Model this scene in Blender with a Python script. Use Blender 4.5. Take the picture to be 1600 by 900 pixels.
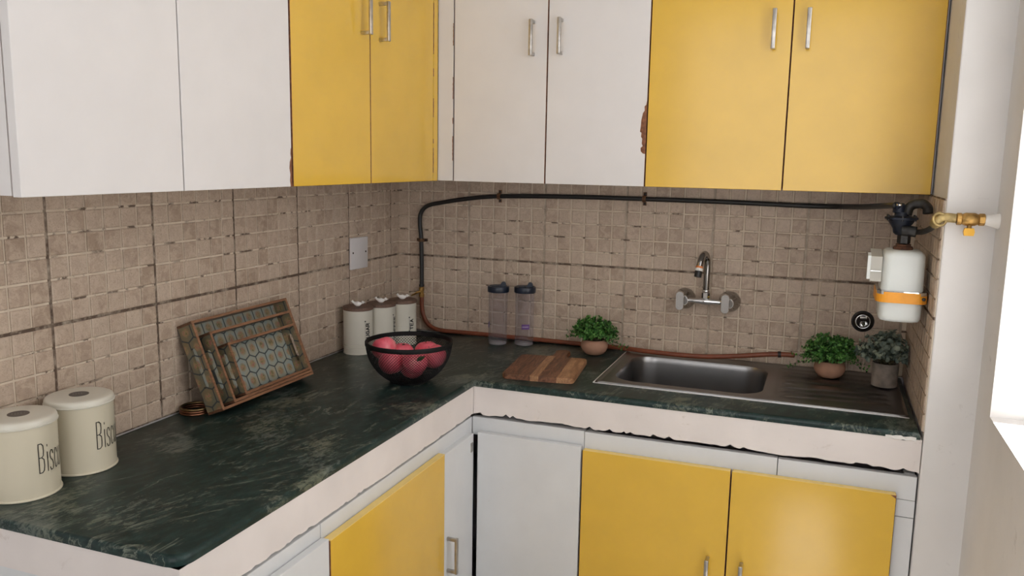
import bpy, bmesh, math, random
from mathutils import Vector, Matrix
random.seed(7)
PI = math.pi
for o in list(bpy.data.objects): bpy.data.objects.remove(o)
S = bpy.context.scene
COL = S.collection

# ------------------------------------------------------------------ camera
YAW, PITCH, ROLL, FPX = math.radians(20.4904), math.radians(-8.8357), math.radians(1.0316), 1296.7
CAM = Vector((1.5477, -2.8683, 0.6692))           # heights are measured from the worktop (z = 0)
fw = Vector((-math.sin(YAW)*math.cos(PITCH), math.cos(YAW)*math.cos(PITCH), math.sin(PITCH)))
rt = Vector((math.cos(YAW), math.sin(YAW), 0)); up = rt.cross(fw)
rt, up = rt*math.cos(ROLL)+up*math.sin(ROLL), -rt*math.sin(ROLL)+up*math.cos(ROLL)
cd = bpy.data.cameras.new('camera'); cam = bpy.data.objects.new('camera', cd); COL.objects.link(cam)
cd.sensor_width = 36; cd.lens = FPX/1600*36; cd.clip_start = .02
M = Matrix((rt, up, -fw)).transposed().to_4x4(); M.translation = CAM
cam.matrix_world = M
S.camera = cam

# ------------------------------------------------------------------ sky, sun, exposure
W = bpy.data.worlds.new('sky'); S.world = W; W.use_nodes = True
bg = W.node_tree.nodes['Background']; bg.inputs[0].default_value = (1.0, .993, .99, 1); bg.inputs[1].default_value = 4.7
sd = bpy.data.lights.new('sun', 'SUN'); sun = bpy.data.objects.new('sun', sd); COL.objects.link(sun)
sd.energy = 44.0; sd.angle = math.radians(1.0); sd.color = (1.0, .96, .91)
sun.rotation_euler = Vector((-.25, .015, -.968)).to_track_quat('-Z', 'Y').to_euler()
sun.location = (3.5, -2.5, 5)
vs = S.view_settings
vs.view_transform = 'Standard'; vs.look = 'None'; vs.gamma = 1; vs.use_curve_mapping = False
vs.exposure = -0.80

# ------------------------------------------------------------------ key dimensions (metres)
D1, D2 = .583, .603        # worktop depth left / back
LEND = -1.848              # end of the left worktop
PX, XW = 1.817, 1.933      # pier side face, right wall face
FLOOR, CEIL = -.86, 1.90
ZH, PV, PT, C0 = .296, .04933, .05, .07
YB = -4.3                  # rear of the room, at the added fill-light opening
UZ, UT, UD1, UD2 = .593, 1.42, .327, .331

# ------------------------------------------------------------------ materials
def nt(name):
    m = bpy.data.materials.new(name); m.use_nodes = True
    t = m.node_tree; b = t.nodes['Principled BSDF']
    return m, t, b
def N(t, typ, **kw):
    n = t.nodes.new(typ)
    for k, v in kw.items():
        if k == 'op': n.operation = v
        elif k == 'blend': n.blend_type = v; n.data_type = 'RGBA'
        else: setattr(n, k, v)
    return n
def sset(t, sock, v):
    if hasattr(v, 'is_output') or isinstance(v, bpy.types.NodeSocket): t.links.new(v, sock)
    else: sock.default_value = v
def math_(t, op, a, b=None, c=None):
    n = N(t, 'ShaderNodeMath', op=op); sset(t, n.inputs[0], a)
    if b is not None: sset(t, n.inputs[1], b)
    if c is not None: sset(t, n.inputs[2], c)
    return n.outputs[0]
def mix(t, f, a, b, blend='MIX'):
    n = N(t, 'ShaderNodeMix', blend=blend); sset(t, n.inputs[0], f)
    for s, v in ((n.inputs[6], a), (n.inputs[7], b)):
        sset(t, s, (*v, 1) if isinstance(v, tuple) and len(v) == 3 else v)
    return n.outputs[2]
def pos(t): return N(t, 'ShaderNodeNewGeometry').outputs['Position']
def noise(t, vec, scale, detail=4, rough=.5, dist=0):
    n = N(t, 'ShaderNodeTexNoise'); sset(t, n.inputs['Vector'], vec)
    n.inputs['Scale'].default_value = scale; n.inputs['Detail'].default_value = detail
    n.inputs['Roughness'].default_value = rough; n.inputs['Distortion'].default_value = dist
    return n.outputs['Fac']
def ramp(t, fac, stops):
    n = N(t, 'ShaderNodeValToRGB'); t.links.new(fac, n.inputs[0]); e = n.color_ramp.elements
    while len(e) < len(stops): e.new(.5)
    for el, (p, c) in zip(e, stops):
        el.position = p; el.color = (*c, 1) if isinstance(c, tuple) else (c, c, c, 1)
    return n.outputs[0]
def bump(t, b, h, strength=.2, dist=.002):
    n = N(t, 'ShaderNodeBump'); n.inputs['Strength'].default_value = strength; n.inputs['Distance'].default_value = dist
    t.links.new(h, n.inputs['Height']); t.links.new(n.outputs[0], b.inputs['Normal'])
MAT = {}
def simple(name, col, rough=.5, metal=0, var=.06, scale=12, bmp=0, bscale=120, spec=.5, coat=0):
    m, t, b = nt(name); p = pos(t)
    n = noise(t, p, scale, 3)
    dark = tuple(c*(1-var) for c in col); lite = tuple(min(1, c*(1+var)) for c in col)
    t.links.new(ramp(t, n, [(.3, dark), (.7, lite)]), b.inputs['Base Color'])
    b.inputs['Roughness'].default_value = rough; b.inputs['Metallic'].default_value = metal
    b.inputs['Specular IOR Level'].default_value = spec; b.inputs['Coat Weight'].default_value = coat
    b.inputs['Coat Roughness'].default_value = .2
    if bmp: bump(t, b, noise(t, p, bscale, 4), bmp, .002)
    MAT[name] = m; return m

simple('plaster', (.735, .715, .70), .75, var=.04, scale=6, bmp=.25, bscale=35)
simple('fascia_paint', (.76, .70, .67), .6, var=.05, scale=7, bmp=.25, bscale=45)
simple('ceiling_paint', (.8, .79, .77), .9, var=.02)
simple('floor_tile', (.48, .47, .46), .35, var=.12, scale=5)
simple('white_laminate', (.745, .72, .715), .38, var=.02, scale=9, bmp=.03, bscale=60)
simple('white_paint', (.70, .71, .72), .42, var=.03, scale=9, bmp=.06, bscale=60)
simple('yellow_laminate', (.74, .460, .055), .17, var=.04, scale=8, bmp=.02, bscale=40, spec=.65)
simple('yellow_edge', (.85, .62, .20), .45, var=.05)
simple('raw_board_gap_shade', (.22, .09, .045), .85, var=.35, scale=90, bmp=.5)  # bare chipped board; the same brown stands in for shade in door gaps
simple('dark_gap', (.02, .014, .01), .9)
simple('steel_handle', (.50, .475, .445), .30, 1, var=.18, scale=60)
simple('chrome_dark_reflect', (.34, .33, .32), .10, 1, var=.05)  # darkened chrome; the tone stands in for reflections of a dark room
simple('chrome', (.78, .78, .78), .07, 1, var=.02)
simple('cream_enamel', (.66, .60, .46), .30, var=.02, scale=10, coat=.3)
simple('cream_lid', (.68, .65, .56), .28, var=.02, coat=.3)
simple('black_print', (.012, .011, .010), .5)
simple('dark_disc', (.10, .085, .075), .5)
simple('grey_print', (.30, .28, .26), .5)
simple('white_canister', (.70, .66, .57), .38, var=.02)
simple('white_bird', (.85, .82, .78), .35)
simple('black_wire', (.006, .006, .006), .6, 0, spec=.25)
simple('navy_plastic', (.010, .016, .032), .35)
simple('purple_label', (.13, .05, .22), .5)
simple('label_white', (.75, .70, .80), .5)
simple('terracotta', (.40, .215, .14), .75, var=.12, scale=30, bmp=.15)
simple('cement_pot', (.24, .20, .17), .9, var=.25, scale=45, bmp=.4)
simple('soil', (.03, .022, .015), .95)
simple('stem_brown', (.06, .05, .02), .8)
simple('black_rubber', (.014, .013, .013), .42, var=.1)
simple('orange_rubber', (.20, .052, .022), .45, var=.15, scale=40)
simple('brass', (.42, .25, .08), .40, .9, var=.35, scale=80, bmp=.2)
simple('brass_dull', (.38, .28, .12), .5, .6, var=.4, scale=70, bmp=.3)
simple('copper', (.26, .12, .07), .42, 1, var=.2)
simple('brass_ring', (.22, .15, .07), .42, 1, var=.2)
simple('yellow_plastic', (.85, .45, .02), .4)
simple('orange_strap', (.88, .36, .025), .42, var=.08, scale=30)
simple('meter_white', (.72, .75, .73), .35, var=.02)
simple('meter_grey', (.48, .46, .41), .5, var=.08)
simple('blue_iron', (.008, .012, .024), .45, .3, var=.4, scale=60, bmp=.3)
simple('iron', (.045, .043, .042), .5, .7, var=.5, scale=70, bmp=.3)
simple('rust', (.10, .04, .02), .9, .1, var=.5, scale=80, bmp=.5)
simple('white_sealant', (.82, .80, .77), .6, var=.04, scale=50, bmp=.3)
simple('plate_plastic', (.72, .69, .69), .4, var=.02)
simple('window_white', (.80, .80, .79), .4, var=.02)
simple('orange_band', (.70, .22, .06), .4)
simple('white_plastic', (.85, .84, .80), .35)
simple('clip_rust', (.16, .08, .04), .7, .4, var=.5, scale=90)

def smudge(name, col, lo, hi, sc):
    m = MAT[name]; t = m.node_tree; b = t.nodes['Principled BSDF']; src = b.inputs['Base Color'].links[0].from_socket; p = pos(t)
    f = math_(t, 'MULTIPLY', ramp(t, noise(t, p, sc, 6, .7, .8), [(lo, 0.), (hi, .6)]), ramp(t, noise(t, p, 3.1, 2), [(.48, 0.), (.62, 1.)]))
    t.links.new(mix(t, f, src, col), b.inputs['Base Color'])
smudge('plaster', (.40, .37, .34), .62, .70, 26); smudge('fascia_paint', (.52, .44, .38), .60, .70, 20); smudge('white_paint', (.50, .46, .40), .64, .72, 34)
def mat_tile():
    m, t, b = nt('stone_tile'); p = pos(t)
    oi = N(t, 'ShaderNodeObjectInfo').outputs['Random']; isl = N(t, 'ShaderNodeNewGeometry').outputs['Random Per Island']
    r = math_(t, 'FRACT', math_(t, 'ADD', oi, math_(t, 'MULTIPLY', isl, 7.31)))
    n = noise(t, p, 38, 6, .6, .6)
    c = ramp(t, r, [(0, (.40, .30, .225)), (.5, (.48, .37, .285)), (1, (.54, .43, .335))])
    c2 = mix(t, ramp(t, n, [(.42, .0), (.58, 1.)]), c, (.62, .50, .395))
    c2 = mix(t, .6, c, c2)
    n2 = noise(t, p, 70, 3, .6, 1.5)
    vein = ramp(t, math_(t, 'ABSOLUTE', math_(t, 'SUBTRACT', n2, .5)), [(0, 1.), (.03, 0.)])
    c3 = mix(t, math_(t, 'MULTIPLY', vein, .5), c2, (.27, .19, .14))
    t.links.new(c3, b.inputs['Base Color']); b.inputs['Roughness'].default_value = .5
    b.inputs['Specular IOR Level'].default_value = .35
    bump(t, b, noise(t, p, 160, 4), .2, .001); MAT['tile'] = m
mat_tile()
def mat_grout(name, axis, off, kv=1.0):
    m, t, b = nt(name); p = pos(t)
    sp = N(t, 'ShaderNodeSeparateXYZ'); t.links.new(p, sp.inputs[0])
    def line(co, o, pitch, hw):
        f = math_(t, 'FRACT', math_(t, 'DIVIDE', math_(t, 'ADD', co, o+pitch*20), pitch))
        d = math_(t, 'MULTIPLY', math_(t, 'MINIMUM', f, math_(t, 'SUBTRACT', 1.0, f)), pitch)
        return math_(t, 'LESS_THAN', d, hw)
    v = math_(t, 'MULTIPLY', line(sp.outputs[axis], off, .3, .004), kv); h = line(sp.outputs['Z'], 0.0, .296, .004)
    hz = line(sp.outputs['Z'], 0.0, PV, .0035)
    n = noise(t, p, 22, 4, .7); n2 = noise(t, p, 9, 3, .6)
    big = math_(t, 'MULTIPLY', math_(t, 'MAXIMUM', v, h), ramp(t, n, [(.32, .25), (.55, .95)]))
    small = math_(t, 'MULTIPLY', hz, math_(t, 'MULTIPLY', ramp(t, n, [(.52, 0.), (.58, .9)]), ramp(t, n2, [(.42, 0.), (.55, 1.)])))
    f = math_(t, 'MAXIMUM', big, small)
    c = ramp(t, noise(t, p, 30, 4), [(.3, (.60, .50, .39)), (.7, (.72, .62, .50))])
    t.links.new(mix(t, f, c, (.085, .05, .032)), b.inputs['Base Color']); b.inputs['Roughness'].default_value = .85
    bump(t, b, noise(t, p, 150, 4), .4, .001); MAT[name] = m
mat_grout('grout_left', 'Y', C0); mat_grout('grout_back', 'X', 0.0, .5); mat_grout('grout_pier', 'Y', 0.0, .3)

def mat_marble():
    m, t, b = nt('green_marble'); p = pos(t)
    mp = N(t, 'ShaderNodeMapping'); mp.vector_type = 'TEXTURE'; t.links.new(p, mp.inputs[0])
    mp.inputs['Rotation'].default_value = (0, 0, math.radians(-14)); mp.inputs['Scale'].default_value = (.36, 1, .36)
    q = mp.outputs[0]
    base = ramp(t, noise(t, q, 16, 10, .72, .3), [(.32, (.004, .013, .012)), (.5, (.008, .024, .022)), (.68, (.022, .052, .047))])
    cl = noise(t, p, 4.2, 5, .55, .4); fine = noise(t, q, 30, 12, .8, .6)
    v1 = math_(t, 'ADD', fine, math_(t, 'MULTIPLY', math_(t, 'SUBTRACT', cl, .5), 1.0))
    v1 = ramp(t, v1, [(.57, 0.), (.60, .5), (.70, 1.)])
    lin = math_(t, 'ABSOLUTE', math_(t, 'SUBTRACT', noise(t, q, 2.6, 8, .6, .9), .5))
    v2 = math_(t, 'MULTIPLY', ramp(t, lin, [(0, 1.), (.006, .5), (.016, 0.)]), ramp(t, noise(t, q, 9, 8, .7), [(.44, 0.), (.58, 1.)]))
    c = mix(t, math_(t, 'MULTIPLY', v1, .85), base, ramp(t, noise(t, p, 7, 3), [(.4, (.135, .155, .135)), (.6, (.165, .175, .125))]))
    c = mix(t, math_(t, 'MULTIPLY', v2, .75), c, (.22, .24, .19))
    t.links.new(c, b.inputs['Base Color'])
    b.inputs['Specular IOR Level'].default_value = .35; b.inputs['Roughness'].default_value = .34
    bump(t, b, noise(t, p, 90, 3), .04, .001); MAT['marble'] = m
mat_marble()
def mat_steel():
    m, t, b = nt('sink_steel'); p = pos(t)
    n2 = noise(t, p, 6, 3, .5)
    t.links.new(ramp(t, n2, [(.3, (.24, .235, .235)), (.7, (.32, .315, .315))]), b.inputs['Base Color'])
    b.inputs['Metallic'].default_value = 1; b.inputs['Roughness'].default_value = .30
    bump(t, b, noise(t, p, 220, 2), .02, .001); MAT['steel'] = m
mat_steel()
def mat_wood(name, c1, c2, ang, scale=1.0, rough=.45):
    m, t, b = nt(name); tc = N(t, 'ShaderNodeTexCoord').outputs['Object']
    mp = N(t, 'ShaderNodeMapping'); t.links.new(tc, mp.inputs[0]); mp.inputs['Rotation'].default_value = (0, 0, ang)
    mp.inputs['Scale'].default_value = (26*scale, 3.0*scale, 26*scale)
    n = noise(t, mp.outputs[0], 2.2, 6, .6, 1.6); f = noise(t, mp.outputs[0], 14, 3, .6)
    c = ramp(t, n, [(.36, c1), (.60, c2)])
    c = mix(t, math_(t, 'MULTIPLY', ramp(t, f, [(.45, 0.), (.62, 1.)]), .35), c, tuple(x*.55 for x in c1))
    t.links.new(c, b.inputs['Base Color']); b.inputs['Roughness'].default_value = rough
    bump(t, b, n, .1, .001); MAT[name] = m
mat_wood('walnut', (.085, .033, .017), (.26, .110, .054), 0)
mat_wood('pale_wood', (.30, .14, .065), (.52, .28, .14), 0)
mat_wood('handle_wood', (.13, .05, .025), (.24, .10, .048), 0)
mat_wood('lid_wood', (.13, .07, .05), (.20, .12, .085), .6, 1.6, .55)
mat_wood('tray_wood', (.085, .038, .020), (.16, .075, .040), 0, 1.2, .35)
mat_wood('tray_rim', (.20, .095, .05), (.32, .16, .085), 0, 1.2, .35)

def mat_print(name, ax, ay, tint):
    # printed ogee lattice: dark outline, teal-grey ground and a small rose-and-gold flower in each cell (object coordinates)
    m, t, b = nt(name); tc = N(t, 'ShaderNodeTexCoord').outputs['Object']
    sp = N(t, 'ShaderNodeSeparateXYZ'); t.links.new(tc, sp.inputs[0])
    u = math_(t, 'DIVIDE', sp.outputs[ax], .042); v = math_(t, 'DIVIDE', sp.outputs[ay], .088)
    u = math_(t, 'ADD', u, 20.0); v = math_(t, 'ADD', v, 20.0)
    def lat(du, dv):
        fu = math_(t, 'SUBTRACT', math_(t, 'FRACT', math_(t, 'ADD', u, du)), .5)
        fv = math_(t, 'SUBTRACT', math_(t, 'FRACT', math_(t, 'ADD', v, dv)), .5)
        fv = math_(t, 'MULTIPLY', fv, 2.1)
        return math_(t, 'SQRT', math_(t, 'ADD', math_(t, 'MULTIPLY', fu, fu), math_(t, 'MULTIPLY', fv, fv))), math_(t, 'SUBTRACT', 1.0, math_(t, 'MULTIPLY', math_(t, 'ABSOLUTE', fu), 2.0))
    (a, ea), (c, ec) = lat(0, 0), lat(.5, .5)
    d = math_(t, 'MINIMUM', a, c); e = math_(t, 'ABSOLUTE', math_(t, 'SUBTRACT', a, c))
    na = math_(t, 'LESS_THAN', a, c); same = math_(t, 'ADD', math_(t, 'MULTIPLY', na, ea), math_(t, 'MULTIPLY', math_(t, 'SUBTRACT', 1.0, na), ec))
    e = math_(t, 'MINIMUM', e, same)
    n = noise(t, tc, 110, 4, .6, .5); n2 = noise(t, tc, 45, 3)
    ground = ramp(t, n2, [(.35, tuple(x*y for x, y in zip((.20, .23, .22), tint))), (.65, tuple(x*y for x, y in zip((.26, .23, .17), tint)))])
    flower = ramp(t, n, [(.38, (.16, .13, .05)), (.5, (.33, .24, .12)), (.62, (.33, .12, .10))])
    col = mix(t, ramp(t, d, [(.18, .9), (.34, 0.)]), ground, flower)
    col = mix(t, ramp(t, math_(t, 'ADD', e, math_(t, 'MULTIPLY', n, .04)), [(.085, .95), (.135, 0.)]), col, (.030, .042, .048))
    t.links.new(col, b.inputs['Base Color']); b.inputs['Roughness'].default_value = .28
    b.inputs['Specular IOR Level'].default_value = .45; MAT[name] = m
mat_print('print_floor', 'Y', 'Z', (1.3, 1.35, 1.35)); mat_print('print_side', 'X', 'Z', (.75, .62, .45))

def mat_clear():
    m, t, b = nt('clear_plastic')
    b.inputs['Base Color'].default_value = (.62, .58, .60, 1); b.inputs['Roughness'].default_value = .12
    tr = N(t, 'ShaderNodeBsdfTransparent'); tr.inputs[0].default_value = (.97, .96, .97, 1)
    lw = N(t, 'ShaderNodeLayerWeight'); lw.inputs[0].default_value = .35
    f = math_(t, 'ADD', .035, math_(t, 'MULTIPLY', math_(t, 'POWER', lw.outputs['Facing'], 2.5), .36))
    mx = N(t, 'ShaderNodeMixShader'); t.links.new(f, mx.inputs[0]); t.links.new(tr.outputs[0], mx.inputs[1]); t.links.new(b.outputs[0], mx.inputs[2])
    t.links.new(mx.outputs[0], t.nodes['Material Output'].inputs[0]); MAT['clear'] = m
mat_clear()
simple('base_highlight', (.62, .60, .62), .15)  # part-opaque bottle base; its pale tone stands in for the ring highlight
for n_ in MAT['base_highlight'].node_tree.nodes:
    if n_.type == 'BSDF_PRINCIPLED': n_.inputs['Alpha'].default_value = .30
def mat_pane():
    m, t, b = nt('window_glass')
    tr = N(t, 'ShaderNodeBsdfTransparent'); gl = N(t, 'ShaderNodeBsdfGlossy'); gl.inputs['Roughness'].default_value = .02
    mx = N(t, 'ShaderNodeMixShader'); mx.inputs[0].default_value = .06
    t.links.new(tr.outputs[0], mx.inputs[1]); t.links.new(gl.outputs[0], mx.inputs[2])
    t.links.new(mx.outputs[0], t.nodes['Material Output'].inputs[0]); MAT['pane'] = m
mat_pane()
def mat_leaf(name, stops, rough=.5, trans=.15):
    m, t, b = nt(name); isl = N(t, 'ShaderNodeNewGeometry').outputs['Random Per Island']
    t.links.new(ramp(t, isl, stops), b.inputs['Base Color']); b.inputs['Roughness'].default_value = rough
    MAT[name] = m
mat_leaf('boxwood', [(0, (.016, .070, .012)), (.5, (.050, .190, .028)), (.85, (.12, .32, .055)), (1, (.26, .45, .15))])
mat_leaf('eucalyptus', [(0, (.09, .125, .105)), (.6, (.19, .235, .195)), (1, (.34, .38, .27))], .65)
mat_leaf('apple_leaf', [(0, (.01, .05, .015)), (1, (.02, .08, .02))])
def mat_apple():
    m, t, b = nt('pink_apple'); tc = N(t, 'ShaderNodeTexCoord').outputs['Object']
    n = noise(t, tc, 14, 4, .6); mp = N(t, 'ShaderNodeMapping'); t.links.new(tc, mp.inputs[0]); mp.inputs['Scale'].default_value = (70, 70, 8)
    s = noise(t, mp.outputs[0], 2, 3)
    c = ramp(t, n, [(.3, (.72, .075, .12)), (.55, (.88, .17, .23)), (.75, (.92, .42, .38))])
    c = mix(t, math_(t, 'MULTIPLY', ramp(t, s, [(.45, 0.), (.7, 1.)]), .3), c, (.55, .03, .06))
    t.links.new(c, b.inputs['Base Color']); b.inputs['Roughness'].default_value = .33; MAT['apple'] = m
mat_apple()

# ------------------------------------------------------------------ mesh helpers
def bx(bm, x0, x1, y0, y1, z0, z1, bev=0, seg=2):
    v = [bm.verts.new((x, y, z)) for z in (z0, z1) for y in (y0, y1) for x in (x0, x1)]
    fs = [bm.faces.new([v[i] for i in q]) for q in ((0, 2, 3, 1), (4, 5, 7, 6), (0, 1, 5, 4), (2, 6, 7, 3), (0, 4, 6, 2), (1, 3, 7, 5))]
    if bev:
        es = list({e for f in fs for e in f.edges})
        bmesh.ops.bevel(bm, geom=es, offset=bev, segments=seg, profile=.5, affect='EDGES', clamp_overlap=True)
    return bm
def B(*a, **k): return bx(bmesh.new(), *a, **k)
def ring_faces(bm, a, b, closed=True):
    n = len(a)
    for i in range(n if closed else n-1):
        j = (i+1) % n
        bm.faces.new((a[i], a[j], b[j], b[i]))
def lathe(prof, seg=48, center=(0, 0, 0), bm=None, cap=True, axis='Z'):
    bm = bm or bmesh.new(); rings = []
    def P(r, h, a):
        c, s = r*math.cos(a), r*math.sin(a)
        q = {'Z': (c, s, h), 'Y': (c, -h, s), 'X': (h, c, s)}[axis]      # axis Y: h runs towards -y
        return tuple(q[i]+center[i] for i in range(3))
    for r, h in prof:
        if r < 1e-6: rings.append([bm.verts.new(P(0, h, 0))])
        else: rings.append([bm.verts.new(P(r, h, 2*PI*i/seg)) for i in range(seg)])
    for a, b in zip(rings, rings[1:]):
        if len(a) == 1 and len(b) == 1: continue
        if len(a) == 1:
            for i in range(seg): bm.faces.new((a[0], b[(i+1) % seg], b[i]))
        elif len(b) == 1:
            for i in range(seg): bm.faces.new((a[i], a[(i+1) % seg], b[0]))
        else: ring_faces(bm, a, b)
    if cap:
        if len(rings[0]) > 1: bm.faces.new(rings[0][::-1])
        if len(rings[-1]) > 1: bm.faces.new(rings[-1])
    return bm
def spline(pts, sub=8):
    P = [Vector(p) for p in pts]; out = []
    for i in range(len(P)-1):
        p0 = P[i-1] if i else P[0]*2-P[1]; p1, p2 = P[i], P[i+1]; p3 = P[i+2] if i+2 < len(P) else P[-1]*2-P[-2]
        for k in range(sub):
            t = k/sub
            out.append(.5*((2*p1)+(p2-p0)*t+(2*p0-5*p1+4*p2-p3)*t*t+(3*p1-p0-3*p2+p3)*t**3))
    out.append(P[-1]); return out
def tube(pts, r, seg=12, bm=None, sub=8, smooth=True):
    bm = bm or bmesh.new(); P = spline(pts, sub) if smooth else [Vector(p) for p in pts]
    n = len(P); rr = (lambda i: r) if not callable(r) else (lambda i: r(i/(n-1)))
    T = [(P[min(i+1, n-1)]-P[max(i-1, 0)]).normalized() for i in range(n)]
    u = T[0].orthogonal().normalized(); rings = []
    for i in range(n):
        u = (u-T[i]*u.dot(T[i])).normalized(); w = T[i].cross(u)
        rings.append([bm.verts.new(P[i]+(u*math.cos(2*PI*k/seg)+w*math.sin(2*PI*k/seg))*rr(i)) for k in range(seg)])
    for a, b in zip(rings, rings[1:]): ring_faces(bm, a, b)
    bm.faces.new(rings[0][::-1]); bm.faces.new(rings[-1]); return bm
def prism(poly, axis, a, b, bm=None):
    """polygon in the two other axes, extruded along axis from a to b"""
    bm = bm or bmesh.new()
    def P(p, h): return {'x': (h, p[0], p[1]), 'y': (p[0], h, p[1]), 'z': (p[0], p[1], h)}[axis]
    A = [bm.verts.new(P(p, a)) for p in poly]; Bv = [bm.verts.new(P(p, b)) for p in poly]
    bm.faces.new(A); bm.faces.new(Bv[::-1]); ring_faces(bm, Bv, A)
    return bm
def rrect(cx, cy, hx, hy, r, n=6):
    out = []
    for sx, sy, a0 in ((1, 1, 0), (-1, 1, PI/2), (-1, -1, PI), (1, -1, 1.5*PI)):
        for i in range(n+1):
            a = a0+PI/2*i/n
            out.append((cx+sx*(hx-r)+r*math.cos(a), cy+sy*(hy-r)+r*math.sin(a)))
    return out
def loft(rings, bm=None, cap=(True, True)):
    bm = bm or bmesh.new(); R = [[bm.verts.new(p) for p in r] for r in rings]
    for a, b in zip(R, R[1:]): ring_faces(bm, a, b)
    if cap[0]: bm.faces.new(R[0][::-1])
    if cap[1]: bm.faces.new(R[-1])
    return bm
def obj(name, bm, m, parent=None, smooth=False, local=False, auto=None):
    """links a bmesh as ONE object; world-space meshes are shifted to the top parent's base point"""
    if parent is not None and not local:
        q = parent
        while q.parent: q = q.parent
        for v in bm.verts: v.co -= q.location
    bmesh.ops.recalc_face_normals(bm, faces=bm.faces)
    me = bpy.data.meshes.new(name); bm.to_mesh(me); bm.free()
    if smooth:
        for p in me.polygons: p.use_smooth = True
        if auto: me.set_sharp_from_angle(angle=math.radians(auto))
    me.materials.append(MAT[m]); o = bpy.data.objects.new(name, me); COL.objects.link(o); o.parent = parent
    return o
def thing(name, label, cat, loc, rz=0, group=None):
    o = bpy.data.objects.new(name, None); COL.objects.link(o); o.location = loc; o.rotation_euler = (0, 0, rz)
    o.empty_display_size = .05
    return tag(o, label, cat, group)
def tag(o, label, cat, group=None):
    o['label'] = label; o['category'] = cat
    if group: o['group'] = group
    return o
def struct(name, bm, m, **k):
    o = obj(name, bm, m, **k); o['kind'] = 'structure'; return o

# ------------------------------------------------------------------ the room
TH = .2
struct('floor', B(-TH, XW+TH, YB-TH, TH, FLOOR-.1, FLOOR), 'floor_tile')
struct('ceiling', B(-TH, XW+TH, YB-TH, TH, CEIL, CEIL+.1), 'ceiling_paint')
wall_left = struct('wall_left', B(-TH, 0, YB, TH, FLOOR, CEIL), 'plaster')
wall_back = struct('wall_back', B(0, XW+TH, 0, TH, FLOOR, CEIL), 'plaster')
wall_pier = struct('wall_pier', B(PX+.006, XW+TH, -D2-.004, 0, FLOOR, CEIL, bev=.004), 'plaster')
WY0, WY1, WZ0, WZ1 = -2.35, -.775,   .108, 1.75
bm = bmesh.new()
bx(bm, XW, XW+TH, WY1, -D2-.004, FLOOR, CEIL)
bx(bm, XW, XW+TH, YB, WY0, FLOOR, CEIL)
bx(bm, XW, XW+TH, WY0, WY1, FLOOR, WZ0)
bx(bm, XW, XW+TH, WY0, WY1, WZ1, CEIL)
struct('wall_right', bm, 'plaster')
bm = bmesh.new()                                  # added unseen wall behind the camera; its wide opening lets in fill light
bx(bm, -TH, XW+TH, YB-TH, YB, FLOOR, -.05); bx(bm, -TH, .45, YB-TH, YB, -.05, CEIL); bx(bm, .45, XW+TH, YB-TH, YB, 1.75, CEIL)
struct('wall_light_baffle', bm, 'plaster')
win = struct('window_1', B(XW+.13, XW+.17, WY0, WY1, WZ0, WZ0+.05, bev=.003), 'window_white')
for n, a in (('window_frame', (XW+.13, XW+.17, WY0, WY0+.05, WZ0+.05, WZ1)), ('window_frame', (XW+.13, XW+.17, WY1-.05, WY1, WZ0+.05, WZ1)),
             ('window_frame', (XW+.13, XW+.17, WY0+.05, WY1-.05, WZ1-.05, WZ1)), ('mullion', (XW+.13, XW+.17, -1.585, -1.535, WZ0+.05, WZ1-.05))):
    obj(n, B(*a, bev=.003), 'window_white', win)
for a, b in ((WY0+.05, -1.585), (-1.535, WY1-.05)):
    obj('pane', B(XW+.148, XW+.152, a, b, WZ0+.05, WZ1-.05), 'pane', win)

# tiles: one proud square each on a grout bed
def tile_bm(w, h, d=.0035, bev=.0022):
    bm = bmesh.new()
    o = [(-w/2, -h/2), (w/2, -h/2), (w/2, h/2), (-w/2, h/2)]; i_ = [(-w/2+bev, -h/2+bev), (w/2-bev, -h/2+bev), (w/2-bev, h/2-bev), (-w/2+bev, h/2-bev)]
    a = [bm.verts.new((x, 0, z)) for x, z in o]; b = [bm.verts.new((x, -d*.55, z)) for x, z in o]; c = [bm.verts.new((x, -d, z)) for x, z in i_]
    ring_faces(bm, a, b); ring_faces(bm, b, c); bm.faces.new(c)
    bmesh.ops.recalc_face_normals(bm, faces=bm.faces)
    for f in bm.faces:
        if f.normal.y > .5: f.normal_flip()
    return bm
TMESH = {}
def tile_mesh(w, h):
    k = (round(w, 4), round(h, 4))
    if k not in TMESH:
        bm = tile_bm(w, h); me = bpy.data.meshes.new('tile'); bm.to_mesh(me); bm.free(); me.materials.append(MAT['tile']); TMESH[k] = me
    return TMESH[k]
def in_view(p):
    d = Vector(p)-CAM; z = d.dot(fw)
    if z < .1: return False
    return abs(d.dot(rt)/z*FPX) < 830 and abs(d.dot(up)/z*FPX) < 470
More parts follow.
